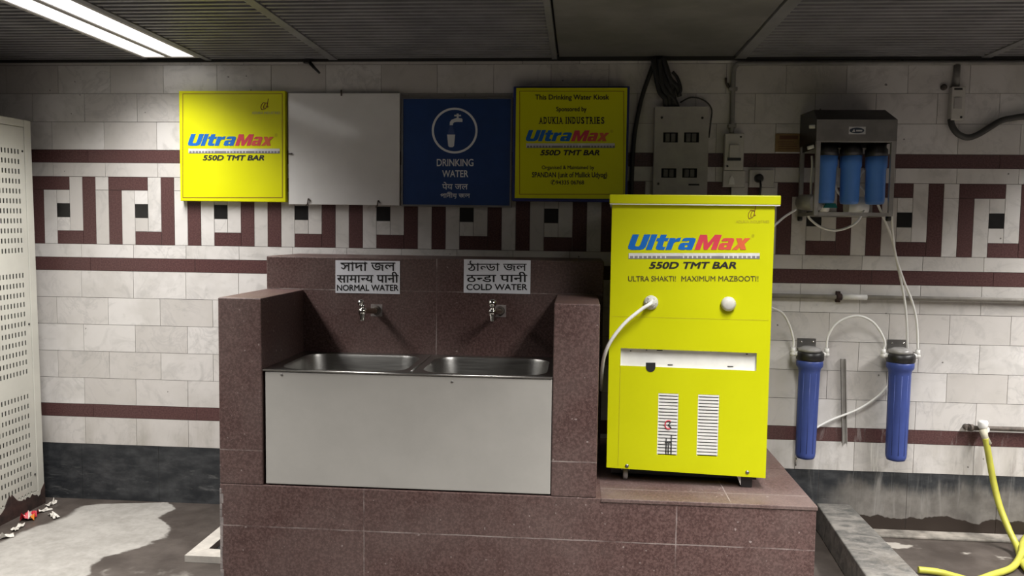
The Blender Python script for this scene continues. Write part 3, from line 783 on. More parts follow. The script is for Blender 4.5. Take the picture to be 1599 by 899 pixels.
def vent(v, art):
    m = MB(); n = 19; h = (v[3]-v[2])/n
    for i in range(n):
        z0 = v[2]+i*h
        m.prism([(v[0], .001, z0+.36*h), (v[0], .001, z0+h*.94), (v[0], .010, z0+h*1.02), (v[0], .012, z0+h*.42)], Vector((v[1]-v[0], 0, 0)))
    for a in (v[0], v[1]-.004): m.box((a, .003, v[2]), (a+.004, .014, v[3]))
    o = lbuild(m, 'vent_grille', WHITEPL, cw)
    bk = MB().box((v[0]-.01, .05, v[2]-.01), (v[1]+.01, .054, v[3]+.01)); lbuild(bk, 'dark_backing', DARKIN, o)
    if art:
        m = MB()
        zz = lambda y: CF(1042, y).z
        xx = lambda x: CF(x, 660).x
        ring = [Vector((xx(1044)+.016*math.cos(math.radians(a)), -.0005, zz(663)+.020*math.sin(math.radians(a)))) for a in range(60, 301, 20)]
        m.tube(ring, .003, 6, 0)
        m.tube([(xx(1047), -.0005, zz(659)), (xx(1044), -.0005, zz(663)), (xx(1048), -.0005, zz(668))], .003, 6, 1)
        for x, a, b_ in ((1041, 684, 708), (1044.5, 690, 708), (1049, 679, 708), (1040.5, 690, 691)):
            m.tube([(xx(x), -.0005, zz(a)), (xx(x), -.0005, zz(b_))], .0028, 6, 1)
        m.tube([(xx(1039), -.0005, zz(691)), (xx(1049), -.0005, zz(690))], .003, 6, 1)
        lbuild(m, 'sticker_remnant', [INKRED, INKBLACK], o)
vent(v1, True); vent(v2, False)
f = LFace(.0006)
brand(cw, f, (980.8, 366, 1086.3, 390), (1084.5, 366.5, 1172, 389.8), (981.7, 395, 1186.3, 404), (1013.4, 408.5, 1149.8, 419.6), True)
words(cw, f, 'slogan', plain('print_brown', (.085, .07, .01), .5), [('ULTRA SHAKTI!', (981, 430.8, 1055.5, 439.2), .008), ('MAXIMUM MAZBOOTI!', (1064, 430.8, 1184.3, 439.2), .008)], True)
b = MB(); swash_logo(b, f, 1168, 320.5, 1180, 341.5); lbuild(b, 'emblem', INKMAROON, cw)
b = MB(); letter(b, f, 'ADUKIA INDUSTRIES', 1149, 344, 1201, 348.3); lbuild(b, 'small_lettering', INKOLIVE, cw)
k1 = CF(1016.5, 472); k2 = CF(1137, 474)
for kk, nm in ((k1, 'tap_outlet'), (k2, 'tap_plug')):
    m = MB().lathe(kk, (0, -1, 0), [(.031, 0), (.033, .006), (.033, .016), (.026, .026), (.020, .030), (.0, .031)] if nm == 'tap_plug' else [(.031, 0), (.033, .006), (.031, .012), (.02, .016), (.018, .03), (.0, .031)], 24)
    if nm == 'tap_outlet':
        for i in range(6):
            a = 2*PI*i/6; m.ball(kk+Vector((.022*math.cos(a), -.014, .022*math.sin(a))), .005)
    lbuild(m, nm, plain('aged_white_plastic', (.56, .55, .49), .4), cw)
for q in ((979, 727), (1167, 737)):
    c = CF(*q); lbuild(MB().lathe(c, (0, -1, 0), [(.009, 0), (.008, .004), (.003, .006)], 12), 'screw', STEELDK, cw)
for x, y in ((.09, .075),):
    m = MB().lathe((x-.012, y, .031), (1, 0, 0), [(.018, 0), (.031, .003), (.031, .021), (.018, .024)], 20)
    m.box((x-.02, y-.012, .045), (x-.014, y+.012, CZB+.004)); m.box((x+.014, y-.012, .045), (x+.02, y+.012, CZB+.004)); m.box((x-.02, y-.02, CZB-.006), (x+.02, y+.02, CZB))
    lbuild(m, 'caster', GREYPL if x < .2 and y < .2 else BLACKPL, cw)
ft = MB().box((CWW-.105, .035, 0), (CWW-.052, .09, CZB+.004), bev=.004); lbuild(ft, 'foot', BLACKPL, cw)
br = MB().prism([(CWW-.135, .028, CZB), (CWW-.105, .028, CZB), (CWW-.105, .028, .012)], Vector((0, .004, 0))); lbuild(br, 'foot_bracket', WHITEPL, cw)
ud = MB().box((.02, .125, .012), (CWW-.02, CDEP-.02, CZB+.002)); lbuild(ud, 'under_gap_shade', BLACKPL, cw)  # black block that paints the gap under the cooler as deep shade

# white hose from the cooler's outlet to behind the side wall
def cooler_world(p): return CL+exC*p.x+Vector((-math.sin(TH), math.cos(TH), 0))*p.y+Vector((0, 0, p.z))
ko = cooler_world(k1+Vector((0, -.03, 0)))
hp = [ko+Vector((0, .005, 0)), ko+Vector((-.012, -.02, -.006)), P(1000, 484, -.90), P(975, 505, -.91), P(954, 532, -.91), P(943.5, 556, -.88), P(940, 580, -.80), Vector((3.160, -.68, -.84)), Vector((3.160, -.58, -.86)), Vector((3.172, -.47, -.80))]
h = MB().tube(smooth_path(hp, 8), .0082, 10).build('water_hose', TUBING); tag(h, 'white hose looping from the yellow cooler outlet down behind the granite side wall', 'hose')

# ------------------------------------------------------------------ electrical gear on the wall
db = thing('distribution_box', P(1063, 302, -.06), 'grey electrical distribution box with four breaker windows above the yellow cooler', 'electrical box')
bx0, bx1, bz0, bz1 = 3.438, 3.729, .115, .597
wins = []
for (a, b_, c_, d_) in ((218, 455, 296, 507), (326, 455, 405, 507), (208, 642, 287, 690), (317, 642, 395, 690)):
    p = P(970+a/3.33, 70+d_/3.33, -.065); q = P(970+c_/3.33, 70+b_/3.33, -.065); wins.append((p.x, q.x, p.z, q.z))
vs, fs = plate_holes([(bx0, bz0), (bx1, bz0), (bx1, bz1), (bx0, bz1)], [[(a, c_), (b_, c_), (b_, d_), (a, d_)] for a, b_, c_, d_ in wins], .003)
cv = MB().add([(v.x, -.0635-v.z, v.y) for v in vs], fs)
cv.build('cover', GREYPL, db)
MB().box((bx0+.002, -.02, bz0), (bx1-.002, -.002, bz1)).box((bx0, -.062, bz0), (bx0+.003, -.002, bz1)).box((bx1-.003, -.062, bz0), (bx1, -.002, bz1)).box((bx0, -.062, bz1-.003), (bx1, -.002, bz1)).build('casing', GREYPL, db)
for i, (a, b_, c_, d_) in enumerate(wins):
    w = MB().box((a-.004, -.05, c_-.004), (b_+.004, -.046, d_+.004)); o = w.build('breaker_window', DARKIN, db)
    m = MB(); nb = 2
    for j in range(nb):
        u0 = a+(b_-a)*(.15+.38*j); m.box((u0, -.062, c_+.005), (u0+(b_-a)*.30, -.05, d_-.006), bev=.002)
        m.box((u0+.003, -.068, (c_+d_)/2-.004), (u0+(b_-a)*.30-.003, -.062, (c_+d_)/2+.004))
    m.build('breaker', plain('breaker_grey', (.12, .115, .11), .5) if i == 0 else bpy.data.materials['breaker_grey'], o)
for q in ((1033.4, 183.5), (1096.7, 184), (1028, 286.8)):
    MB().lathe(P(*q, -.065), (0, -1, 0), [(.007, 0), (.006, .003), (.002, .004)], 12).build('screw', BLACKPL, db)
MB().box((P(1075, 290, -.065).x, -.0657, P(1075, 289.5, -.065).z), (P(1092, 287, -.065).x, -.065, P(1092, 287, -.065).z)).build('maker_mark', INKBLACK, db)

sb = thing('fuse_switch', P(1146, 265, -.04), 'small cream fuse switch box under the vertical conduit above the cooler', 'switch')
a = P(1130.7, 265, -.05); b_ = P(1162.8, 208, -.05)
MB().box((a.x, -.05, a.z), (b_.x, -.002, b_.z), bev=.005).build('casing', CREAM, sb)
m = MB(); q0 = P(1138, 248, -.05); q1 = P(1155, 226, -.05); m.box((q0.x, -.062, q0.z), (q1.x, -.05, q1.z), bev=.004); m.build('fuse_carrier', CREAM, sb)
q0 = P(1135.8, 250.6, -.05); q1 = P(1156.4, 246.6, -.05); MB().box((q0.x, -.0635, q0.z), (q1.x, -.05, q1.z)).build('handle_slot', BLACKPL, sb)
for q in ((1157, 213.5), (1136, 259.5)): MB().lathe(P(*q, -.05), (0, -1, 0), [(.006, 0), (.005, .003)], 10).build('screw', BLACKPL, sb)

so = thing('socket_plate', P(1146.6, 292, -.03), 'cream switch plate with a pale rocker, just below the fuse switch box', 'socket')
a = P(1128.6, 291.6, -.03); b_ = P(1164.6, 266.4, -.03)
MB().box((a.x, -.03, a.z), (b_.x, -.002, b_.z), bev=.004).build('plate', CREAM, so)
q = [P(1137.5, 288, -.03), P(1147, 288, -.03), P(1146, 279, -.03), P(1142.5, 274, -.03), P(1139, 279, -.03)]
MB().prism([p+NF*.001 for p in q], NF*.004).build('rocker', WHITEPL, so)
a = P(1142, 304, -.03); b_ = P(1164, 292.4, -.03); MB().box((a.x, -.026, a.z), (b_.x, -.002, b_.z), bev=.003).build('lower_block', CREAM, so)
sk = thing('plug_socket', P(1189.5, 292, -.03), 'white socket with a round black plug in it, right of the cream switch plate', 'socket')
a = P(1169.7, 292, -.03); b_ = P(1209.3, 265, -.03)
MB().box((a.x, -.03, a.z), (b_.x, -.002, b_.z), bev=.004).build('plate', CREAM, sk)
c = P(1184.5, 278.5, -.03)
MB().lathe(c, (0, -1, 0), [(.024, 0), (.024, .02), (.018, .035), (.012, .04)], 20).build('plug', BLACKPL, sk)
MB().tube(smooth_path([c+Vector((0, -.03, -.01)), c+Vector((.002, -.05, -.04)), c+Vector((.002, -.04, -.09)), c+Vector((.0, -.03, -.2))], 6), .006, 8).build('cord', RUBBER, sk)
a = P(1188, 304, -.03); b_ = P(1212, 292.8, -.03); MB().box((a.x, -.026, a.z), (b_.x, -.002, b_.z), bev=.003).build('lower_block', CREAM, sk)

nt = thing('notice', P(1231, 237, -.004), 'small ochre notice sheet on the marble left of the water purifier', 'notice')
a = P(1210, 237, -.003); b_ = P(1251.5, 208.5, -.003)
MB().box((a.x, -.004, a.z), (b_.x, -.001, b_.z)).build('sheet', NOTICE, nt)
f = Face(-.0041); m = MB(); strip(m, f, 1217.5, 211.5, 1246, 217.5)
for yy in (221, 224.5, 228, 231.5): strip(m, f, 1215, yy, 1248-(yy*7 % 9), yy+.9)
m.build('print', NOTICEDK, nt)

# conduits
def pipe(name, pts, r, mat, label, cat, n=0, seg=10, group=None):
    o = MB().tube(smooth_path(pts, n) if n else pts, r, seg).build(name, mat); tag(o, label, cat, group); return o
cd = thing('conduit', P(1146, 208, -.02), 'grey conduit running along the top of the wall and down to the fuse switch box', 'conduit')
R1 = P(1146, 92, -.02); ztop = .862-.026
vx = P(1144.5, 150, -.018).x
m = MB().tube(smooth_path([(vx, -.018, P(1145, 209, -.018).z), (vx, -.018, .6), (vx, -.018, ztop-.05), (vx+.012, -.018, ztop-.012), (vx+.05, -.018, ztop), (vx+.3, -.018, ztop)], 6)+[Vector((XW1, -.018, ztop))], .0125, 12)
m.build('pipe', CONDUIT, cd)
for x, zz in ((vx, .70), (vx, .5)):
    MB().box((x-.022, -.03, zz-.01), (x+.022, -.003, zz+.01), bev=.003).build('saddle', CONDUIT, cd)
x2 = P(1494.5, 110, -.018).x
pipe('conduit', [(x2, -.018, ztop-.012), (x2, -.018, P(1494, 136, -.018).z)], .016, CONDUIT, 'short grey conduit dropping to the pale isolator box on the right', 'conduit', seg=12)
iso = thing('isolator_box', P(1496, 187, -.03), 'narrow pale isolator box high on the wall at the right', 'electrical box')
a = P(1485, 187.5, -.05); b_ = P(1509, 135, -.05)
MB().box((a.x, -.05, a.z), (b_.x, -.002, b_.z), bev=.004).build('casing', CREAM, iso)
f = Face(-.0502); m = MB(); strip(m, f, 1490, 137.5, 1503, 140.5); m.build('label', INKBLACK, iso)
m = MB(); q0 = P(1489, 170, -.05); q1 = P(1502, 152, -.05); m.box((q0.x, -.055, q0.z), (q1.x, -.05, q1.z), bev=.002); m.build('window', GREYPL, iso)
MB().lathe(P(1501, 183, -.05), (0, -1, 0), [(.006, 0), (.005, .003)], 10).build('screw', BLACKPL, iso)
q = P(1473, 136.5, -.02); MB().lathe(P(1473, 136.5, -.001), (0, -1, 0), [(.016, 0), (.016, .012), (.008, .02)], 12).build('saddle', RUSTPIPE, iso)
pipe('flexible_conduit', [P(1484.5, 186, -.03), P(1487, 197, -.035), P(1496, 209, -.04), P(1511, 214.5, -.04), P(1527, 210, -.035), P(1545, 199, -.03), P(1563, 188.5, -.03), P(1580, 184.5, -.03), P(1602, 181.5, -.03), P(1660, 178, -.03)], .0165, GREYCABLE, 'dark flexible conduit curving from the isolator box towards the right edge', 'conduit', 8, 12)

# black cables above the distribution box
bd = thing('cable_bundle', P(1040, 100, -.03), 'tangled bundle of black cables hanging from the ceiling into the distribution box', 'cables')
random.seed(12)
for i, (a, mid, b_) in enumerate([((1022, 90), (1030, 125), (1047, 168)), ((1027, 90), (1040, 128), (1054, 168)), ((1033, 90), (1046, 122), (1061, 150)), ((1020, 92), (1029, 140), (1040, 168)), ((1030, 92), (1036, 138), (1058, 168)), ((1036, 92), (1042, 110), (1050, 168))]):
    pts = [P(*a, -.03-.004*i), P(*mid, -.045-.005*(i % 3)), P((mid[0]+b_[0])/2+4, (mid[1]+b_[1])/2, -.05), P(*b_, -.032)]
    MB().tube(smooth_path(pts, 8), .014, 8).build('cable', RUBBER, bd)
MB().tube(smooth_path([P(1058, 150, -.05), P(1063, 140, -.055), P(1058, 122, -.05), P(1050, 112, -.05)], 6), .009, 8).build('cable', RUBBER, bd)
pipe('black_cable', [P(1024, 91, -.03), P(1016, 112, -.03), P(1003, 150, -.03), P(994, 190, -.025), P(989, 230, -.02), P(986, 300, -.02), P(985, 420, -.02)], .012, RUBBER, 'black cable sagging down the wall just right of the sponsor sign', 'cable', 8)
pipe('thin_cable', [P(1062, 160, -.02), P(1080, 152, -.02), P(1100, 157, -.02), P(1111, 170, -.02), P(1110, 190, -.012), P(1107, 215, -.006)], .004, GREYCABLE, 'thin dark cable arching over the top right of the distribution box', 'cable', 6, 8)
pipe('wall_hook', [P(1133.5, 122, -.01), P(1134, 130, -.02), P(1138, 137, -.012), P(1136, 130, -.005)], .006, RUSTPIPE, 'small black hook on the marble left of the vertical conduit', 'hook', 5, 8)
cl = MB().box(P(473, 92, -.04)+Vector((0, 0, 0)), P(486, 100, -.01), bev=.004)
cl.tube([P(484, 98, -.03), P(490, 105, -.05), P(499, 114, -.06)], [.010, .009, .006], 8)
tag(cl.build('spot_bracket', BLACKPL), 'small black bracket at the top of the wall above the blank white board', 'bracket')

# ------------------------------------------------------------------ wall-hung purifier
YB, YP = -.012, -.33
pu = thing('water_purifier', P(1330, 338, -.17), 'steel framed wall water purifier holding three short blue filters', 'water purifier')
xl = P(1272, 300, YP).x; xr = P(1396, 300, YP).x; zb = P(1330, 337, YP).z; zt = P(1330, 186.5, YP).z; zh = P(1330, 220.5, YP).z
fr = MB(); t = .022
for x in (xl, xr-t):
    for y in (YP, YB-t): fr.box((x, y, zb), (x+t, y+t, zh+.01), bev=.002)
    fr.box((x, YP+t, zb), (x+t, YB-t, zb+.018))
fr.box((xl+t, YP, zb), (xr-t, YP+.02, zb+.018)); fr.box((xl+t, YB-.02, zb), (xr-t, YB, zb+.018)); fr.box((xl+t, YP, zh-.004), (xr-t, YP+.02, zh+.012))
fr.build('frame', plain('satin_steel_frame', (.34, .325, .31), .35, .35), pu)
hd = MB().box((xl-.002, YP-.003, zh), (xr+.002, YP, zt), bev=.001); hd.build('hood_front', plain('purifier_steel', (.19, .18, .172), .4, .3), pu)
zk = P(1330, 171.5, -.2).z
sl = MB()
sl.add([(xl-.002, YP, zt), (xr+.002, YP, zt), (xr-.015, -.2, zk), (xl+.015, -.2, zk), (xl-.002, YB, zk), (xr+.002, YB, zk), (xl-.002, YP, zh), (xr+.002, YP, zh), (xl-.002, YB, zh), (xr+.002, YB, zh)],
       [(0, 1, 2, 3), (3, 2, 5, 4), (6, 0, 3, 4, 8), (7, 9, 5, 2, 1), (8, 4, 5, 9)])
sl.build('hood_top', BLACKPL, pu)
pl_ = MB().box((P(1325, 208.5, YP).x, YP-.005, P(1325, 209.5, YP).z), (P(1351, 208, YP).x, YP-.003, P(1351, 198, YP).z)); plo = pl_.build('badge', plain('badge_white', (.5, .5, .5), .4), pu)
c = P(1338, 203.7, YP-.005); m = MB()
m.prism([c+Vector((.036*math.cos(2*PI*i/32), -.0003, .0145*math.sin(2*PI*i/32))) for i in range(32)], NF*.0006); m.build('badge_oval', plain('badge_ink', (.02, .03, .05), .4), plo)
m = MB(); m.prism([c+Vector((-.024, -.0012, -.007)), c+Vector((-.008, -.0012, -.007)), c+Vector((-.014, -.0012, .008))], NF*.0005)
m.box(c+Vector((-.004, -.0012, -.005)), c+Vector((.026, -.0018, .003))); m.build('badge_mark', bpy.data.materials['badge_white'], plo)
YFIL = -.235
for (xc, w0, w1, y0, y1, x1c) in ((237, 104, 98, 415, 753, 219), (400, 150, 133, 415, 760, 385), (578, 156, 133, 420, 762, 564)):
    tp = P(1240+xc/4.494, 150+y0/4.494, YFIL); bt = P(1240+x1c/4.494, 150+y1/4.494, YFIL)
    s_ = (P(1240, 250, YFIL)-P(1241, 250, YFIL)).length/4.494
    L = (bt-tp).length; r0, r1 = 150*s_/2, 132*s_/2
    if xc < 300: tp.x -= .004; bt.x -= .004
    b = MB().lathe(tp, bt-tp, [(r0, 0), (r0, L*.22), (r1*1.03, L*.28), (r1, L*.93), (r1*.9, L*.985), (r1*.55, L)], 22)
    fo = b.build('filter_bowl', FILTERSKY, pu)
    hz = P(1240+xc/4.494, 150+338/4.494, YFIL)
    MB().lathe(tp, hz-tp, [(r0*1.03, -.004), (r0*1.03, .03), (r0*.9, .038), (r0*.9, (hz-tp).length)], 22).build('filter_cap', BLACKPL, fo)
def pp_(x, y, Y): return P(1240+x/4.494, 150+y/4.494, Y)
m = MB().tube([pp_(60, 745, -.11), pp_(160, 748, -.24)], .042, 18); m.ball(pp_(60, 745, -.11), .04); m.build('pump', plain('pump_grey', (.38, .37, .35), .5), pu)
m = MB().tube([pp_(365, 775, -.13), pp_(505, 775, -.13)], .052, 20); m.build('membrane_housing', WHITEPL, pu)
m = MB().tube([pp_(180, 770, -.2), pp_(240, 772, -.2)], .03, 16); m.build('membrane_cap', WHITEPL, pu)
m = MB().prism([pp_(212, 783, -.25), pp_(305, 783, -.25), pp_(292, 752, -.25), pp_(225, 752, -.25)], (0, .04, 0)); m.build('teal_block', TEAL, pu)
m = MB().box(pp_(58, 400, -.02), pp_(150, 300, -.28)); m.build('electrics_box', BLACKPL, pu)
for a, b_ in (((108, 215), (150, 213)), ((95, 365), (140, 352))):
    MB().tube([pp_(*a, -.285), pp_(*b_, -.30)], .010, 10).build('tube_elbow', WHITEPL, pu)
for pts in ([(125, 420, -.15), (128, 500, -.16), (120, 600, -.16), (118, 700, -.14)], [(300, 445, -.15), (306, 470, -.15), (296, 600, -.13)], [(495, 515, -.18), (465, 550, -.16), (455, 575, -.14)], [(455, 625, -.16), (490, 660, -.17), (500, 690, -.15)], [(285, 600, -.14), (300, 660, -.12), (330, 700, -.11)]):
    MB().tube(smooth_path([pp_(*p) for p in pts], 5), .0065, 8).build('inner_tube', TUBING, pu)
m = MB().box(pp_(275, 640, -.10), pp_(315, 570, -.07), bev=.004); m.build('solenoid_valve', WHITEPL, pu)
for q in ((35, 852), (660, 858)):
    yq = -.30 if q[0] > 100 else -.03
    MB().lathe(Vector((xr-.011 if q[0] > 100 else xl+.011, yq if q[0] > 100 else -.025, zb)), (0, 0, -1), [(.014, 0), (.014, .018), (.010, .024)], 12).build('foot', BLACKPL, pu)

# ------------------------------------------------------------------ the two tall blue filter housings
def filter_housing(name, tx, bx, y_br, y_clear, y_black, y_blue, y_col, y_bot, w, label):
    Y = -.10
    tp = P(tx, y_blue, Y); bt = P(bx, y_bot, Y); ax = (bt-tp).normalized(); s_ = (P(tx, 600, Y)-P(tx+1, 600, Y)).length
    r = thing(name, bt, label, 'water filter', 'tall blue filter housings')
    R = w/2*s_
    L = (bt-tp).length; Lc = (P(tx, y_col, Y)-tp).length
    m = MB().lathe(tp, ax, [(R*1.03, -.004), (R*1.06, Lc*.35), (R*1.04, Lc*.75), (R*.90, Lc*1.05), (R*.84, Lc*1.6), (R*.80, L*.94), (R*.78, L*.965), (R*.70, L*.99), (R*.45, L)], 28)
    # raised ribs down the bowl
    u = ax.orthogonal().normalized(); v = ax.cross(u)
    for i in range(10):
        a = 2*PI*i/10; d = u*math.cos(a)+v*math.sin(a)
        m.tube([tp+ax*(Lc*1.6)+d*R*.815, tp+ax*(L*.93)+d*R*.775], [.0026, .0026], 6)
    m.build('bowl', FILTERBLUE, r)
    hb = P(tx, y_black, Y); up = -ax
    MB().lathe(tp, up, [(R*1.04, 0), (R*1.10, .006), (R*1.10, (tp-hb).length*.8), (R*.95, (tp-hb).length)], 28).build('head', BLACKPL, r)
    hc = P(tx, y_clear, Y)
    mm = MB().lathe(hb, up, [(R*.93, 0), (R*.90, (hc-hb).length*.6), (R*.55, (hc-hb).length)], 28); mm.build('head_top', CLEARHEAD, r)
    b0 = P(tx-19, y_br+14, -.02); b1 = P(tx+11, y_br, -.02)
    m = MB().box((b0.x, -.006, b0.z), (b1.x, -.001, b1.z)).box((b0.x, -.13, b0.z-.003), (b1.x, -.001, b0.z+.001)); bo = m.build('bracket', STEELDK, r)
    for q in ((tx-13, y_br+4.5), (tx+5, y_br+4.5)): MB().lathe(P(*q, -.006), (0, -1, 0), [(.006, 0), (.005, .004), (.002, .005)], 10).build('screw', CHROME, bo)
    cz = P(tx, (y_clear+y_blue)/2+1, Y)
    for sgn in (-1, 1):
        e0 = cz+Vector((sgn*R*.95, 0, 0)); m = MB().tube([e0, e0+Vector((sgn*.022, 0, 0))], .014, 12).ball(e0+Vector((sgn*.026, 0, 0)), .0155).tube([e0+Vector((sgn*.026, 0, 0)), e0+Vector((sgn*.026, 0, .034))], [.014, .012], 12)
        m.build('elbow_fitting', WHITEPL, r)
    return tp, bt, R, cz
F1 = filter_housing('filter_housing', 1264.5, 1257, 529, 541, 548, 562, 574, 715.5, 39, 'tall blue filter housing beside the yellow cooler, left of the pair')
F2 = filter_housing('filter_housing', 1406, 1398.5, 531, 543, 551, 565, 577, 718.5, 40, 'tall blue filter housing right of the steel rail, right of the pair')
def port(Fx, sgn): return Fx[3]+Vector((sgn*(Fx[2]*.95+.026), 0, .034))
TU = 'white tubing between the filters'
def tubing(pts, label, r=.0062): return pipe('water_tube', pts, r, TUBING, label, 'tube', 8, 8, TU)
tubing([Vector((3.925, -.42, -.455)), P(1196, 477, -.36), P(1207, 481, -.26), P(1222, 489, -.17), P(1233, 508, -.12), P(1239, 530, -.1), port(F1, -1)], 'white tube curving from behind the yellow cooler to the left tall filter')
tubing([port(F1, 1), P(1293, 525, -.1), P(1305, 506, -.1), P(1324, 495.5, -.1), P(1343, 493.5, -.1), P(1362, 502, -.1), P(1375, 518, -.1), P(1382, 535, -.1), port(F2, -1)], 'white tube arching between the two tall blue filters')
tubing([P(1369, 316, -.2), P(1372, 322, -.2), P(1391.7, 370, -.12), P(1404, 425, -.08), P(1412, 465, -.07), P(1416, 505, -.06), P(1417, 545, -.05)], 'white tube hanging from the purifier, inner of two ending at the right tall filter')
tubing([P(1392, 250, -.26), P(1392, 280, -.25), P(1393.5, 355, -.2), P(1399, 400, -.15), P(1412, 440, -.12), P(1424, 470, -.11), P(1431.5, 503, -.1), port(F2, 1)], 'white tube from the purifier side, outer of two ending at the right tall filter')
tubing([Vector((3.925, -.42, -.075)), P(1197, 361, -.37), P(1211.5, 350, -.3), P(1225, 338.5, -.24), P(1243, 327, -.2)], 'white tube from the back of the cooler up to the purifier pump')
tubing([P(1261, 334, -.2), P(1265, 342, -.2), P(1282, 354.5, -.2), P(1306.6, 359.6, -.2), P(1334, 350, -.2), P(1347, 333, -.18), P(1350, 322, -.16)], 'white tube looping below the purifier frame')
tubing([P(1262, 673, -.035), P(1274, 667.7, -.035), P(1299, 655, -.03), P(1339, 639, -.03), P(1369, 620, -.03), P(1385, 604, -.04), P(1394, 592, -.035)], 'white tube crossing the wall low between the two tall filters')
pipe('steel_pin', [P(1243.5, 710, -.02), P(1242.5, 727, -.02)], .004, CHROME, 'thin metal rod showing below the left tall blue filter', 'rod')

# steel channel rail
a = P(1312, 560, 0); b_ = P(1310.5, 690.5, 0)
rl = MB(); w = .026
for dx0, dx1, yd in ((0, .004, -.02), (w-.004, w, -.02), (0, w, -.004)):
    rl.prism([(a.x+dx0, -.001, a.z), (a.x+dx1, -.001, a.z), (b_.x+dx1+.012, -.001, b_.z), (b_.x+dx0+.012, -.001, b_.z)], (0, yd, 0))
tag(rl.build('channel_rail', plain('bare_zinc', (.34, .325, .305), .4, .3)), 'bare steel channel fixed upright on the wall between the tall filters', 'rail')

# wall pipes
wp = thing('water_pipe', P(1400, 466, -.03), 'long grey water pipe running along the marble below the maroon band', 'pipe')
pz = -.424
MB().tube([(3.9, -.022, pz), (XW1, -.022, pz)], .0125, 12).build('pipe', PIPEM, wp)
c = P(1310, 463, -.03); m = MB().tube([(c.x-.014, -.024, pz), (c.x+.014, -.024, pz)], .02, 12); m.box((c.x-.012, -.02, pz-.03), (c.x+.012, -.001, pz+.03), bev=.003); m.build('pipe_clamp', RUST, wp)
MB().tube([(c.x+.02, -.022, pz), (c.x+.15, -.022, pz)], .0148, 12).build('thread_tape', WHITEPL, wp)
lw = thing('tap_pipe', P(1560, 669, -.03), 'dark iron pipe with a pale plastic valve low on the wall at the right edge', 'pipe')
tz = P(1560, 669, -.03).z; tx0 = P(1511, 669, -.03).x; txv = P(1534, 669, -.03).x
MB().tube([(tx0, -.03, tz), (tx0+.03, -.03, tz), (XW1, -.03, tz)], [.018, .0125, .0125], 12).tube([(tx0, -.04, tz+.004), (tx0+.02, -.03, tz)], .02, 12).build('pipe', RUSTPIPE, lw)
MB().tube([(tx0, -.002, tz), (tx0, -.04, tz)], .016, 12).build('wall_elbow', RUSTPIPE, lw)
vt = P(1535, 660, -.06); vb = P(1541, 692, -.06)
m = MB().tube([(txv, -.02, tz), (txv, -.07, tz)], .02, 14).lathe(Vector((vt.x, -.06, tz+.002)), (0, 0, 1), [(.018, 0), (.024, .012), (.026, .035), (.022, .045), (.0, .046)], 16)
m.build('valve', WHITEPL, lw)
MB().tube([(vt.x, -.062, tz), P(1538, 682, -.075), vb+Vector((0, -.02, 0))], [.022, .017, .017], 12).build('spout', plain('dirty_plastic', (.40, .37, .28), .6), lw)
hz = FLOOR+.02
hy = [P(1539, 684, -.078), P(1543, 706, -.085), P(1551, 750, -.10), P(1561, 790, -.14), P(1576, 828, -.2), P(1589, 855, -.27), PZ(1597, 880, hz), PZ(1612, 893, hz), PZ(1640, 890, hz), PZ(1650, 860, hz), PZ(1625, 838, hz), PZ(1606, 836, hz), PZ(1597, 848, hz+.03), PZ(1594, 866, hz+.02), PZ(1580, 886, hz), PZ(1550, 897, hz), PZ(1520, 906, hz), PZ(1492, 900, hz), PZ(1470, 894, hz), PZ(1452, 891, hz), PZ(1434, 889.5, hz)]
pipe('garden_hose', hy, .0165, HOSEY, 'yellow hose dropping from the low valve and coiling on the wet floor', 'hose', 8, 12)

# kerb stone on the right of the counter
kb = MB().prism([(4.398, -.002, FLOOR), (4.575, -.002, FLOOR), (4.560, -3.0, FLOOR), (4.24, -3.0, FLOOR), (4.325, -1.0, FLOOR)], (0, 0, 1.585-1.735+.3))
kz = -1.585
kb = MB(); bt_ = [(4.395, -.14), (4.575, -.14), (4.560, -3.0), (4.22, -3.0)]
bt_ = [(4.392, -.004), (4.572, -.004), (4.556, -3.0), (4.20, -3.0)]
kb.prism([(x, y, FLOOR+.001) for x, y in bt_], (0, 0, kz-FLOOR-.001))
o = kb.build('kerb_stone', KERB)
bv = o.modifiers.new('bevel', 'BEVEL'); bv.width = .006; bv.segments = 2
tag(o, 'grey streaked stone kerb running towards the viewer right of the granite podium', 'kerb')

# drain frame on the floor, left of the counter
fd = thing('floor_drain', (1.27, -.62, FLOOR), 'floor drain with a pale stone rim against the left end of the counter', 'drain')
df = MB(); z0, z1 = FLOOR+.001, FLOOR+.034
df.prism([(1.133, -.84, z0), (1.212, -.745, z0), (1.212, -.40, z0), (1.133, -.40, z0)], (0, 0, z1-z0)); df.prism([(1.134, -.841, z0), (1.417, -.841, z0), (1.417, -.755, z0), (1.213, -.745, z0)], (0, 0, z1-z0))
df.box((1.213, -.40, z0), (1.417, -.45, z1)); df.build('stone_rim', STONEFR, fd)
MB().box((1.214, -.742, FLOOR+.001), (1.416, -.452, FLOOR+.004)).build('dark_pit_sheet', DARKIN, fd)  # flat dark sheet in place of the shaded pit

# ------------------------------------------------------------------ perforated locker at the left edge
LX = -.094; LEAN = math.radians(1.05)
lk = thing('metal_cabinet', (LX-.3, -.10, FLOOR), 'cream perforated metal cabinet standing at the left edge of the photo', 'cabinet', rx=LEAN)
H = 2.237; LD = 1.15
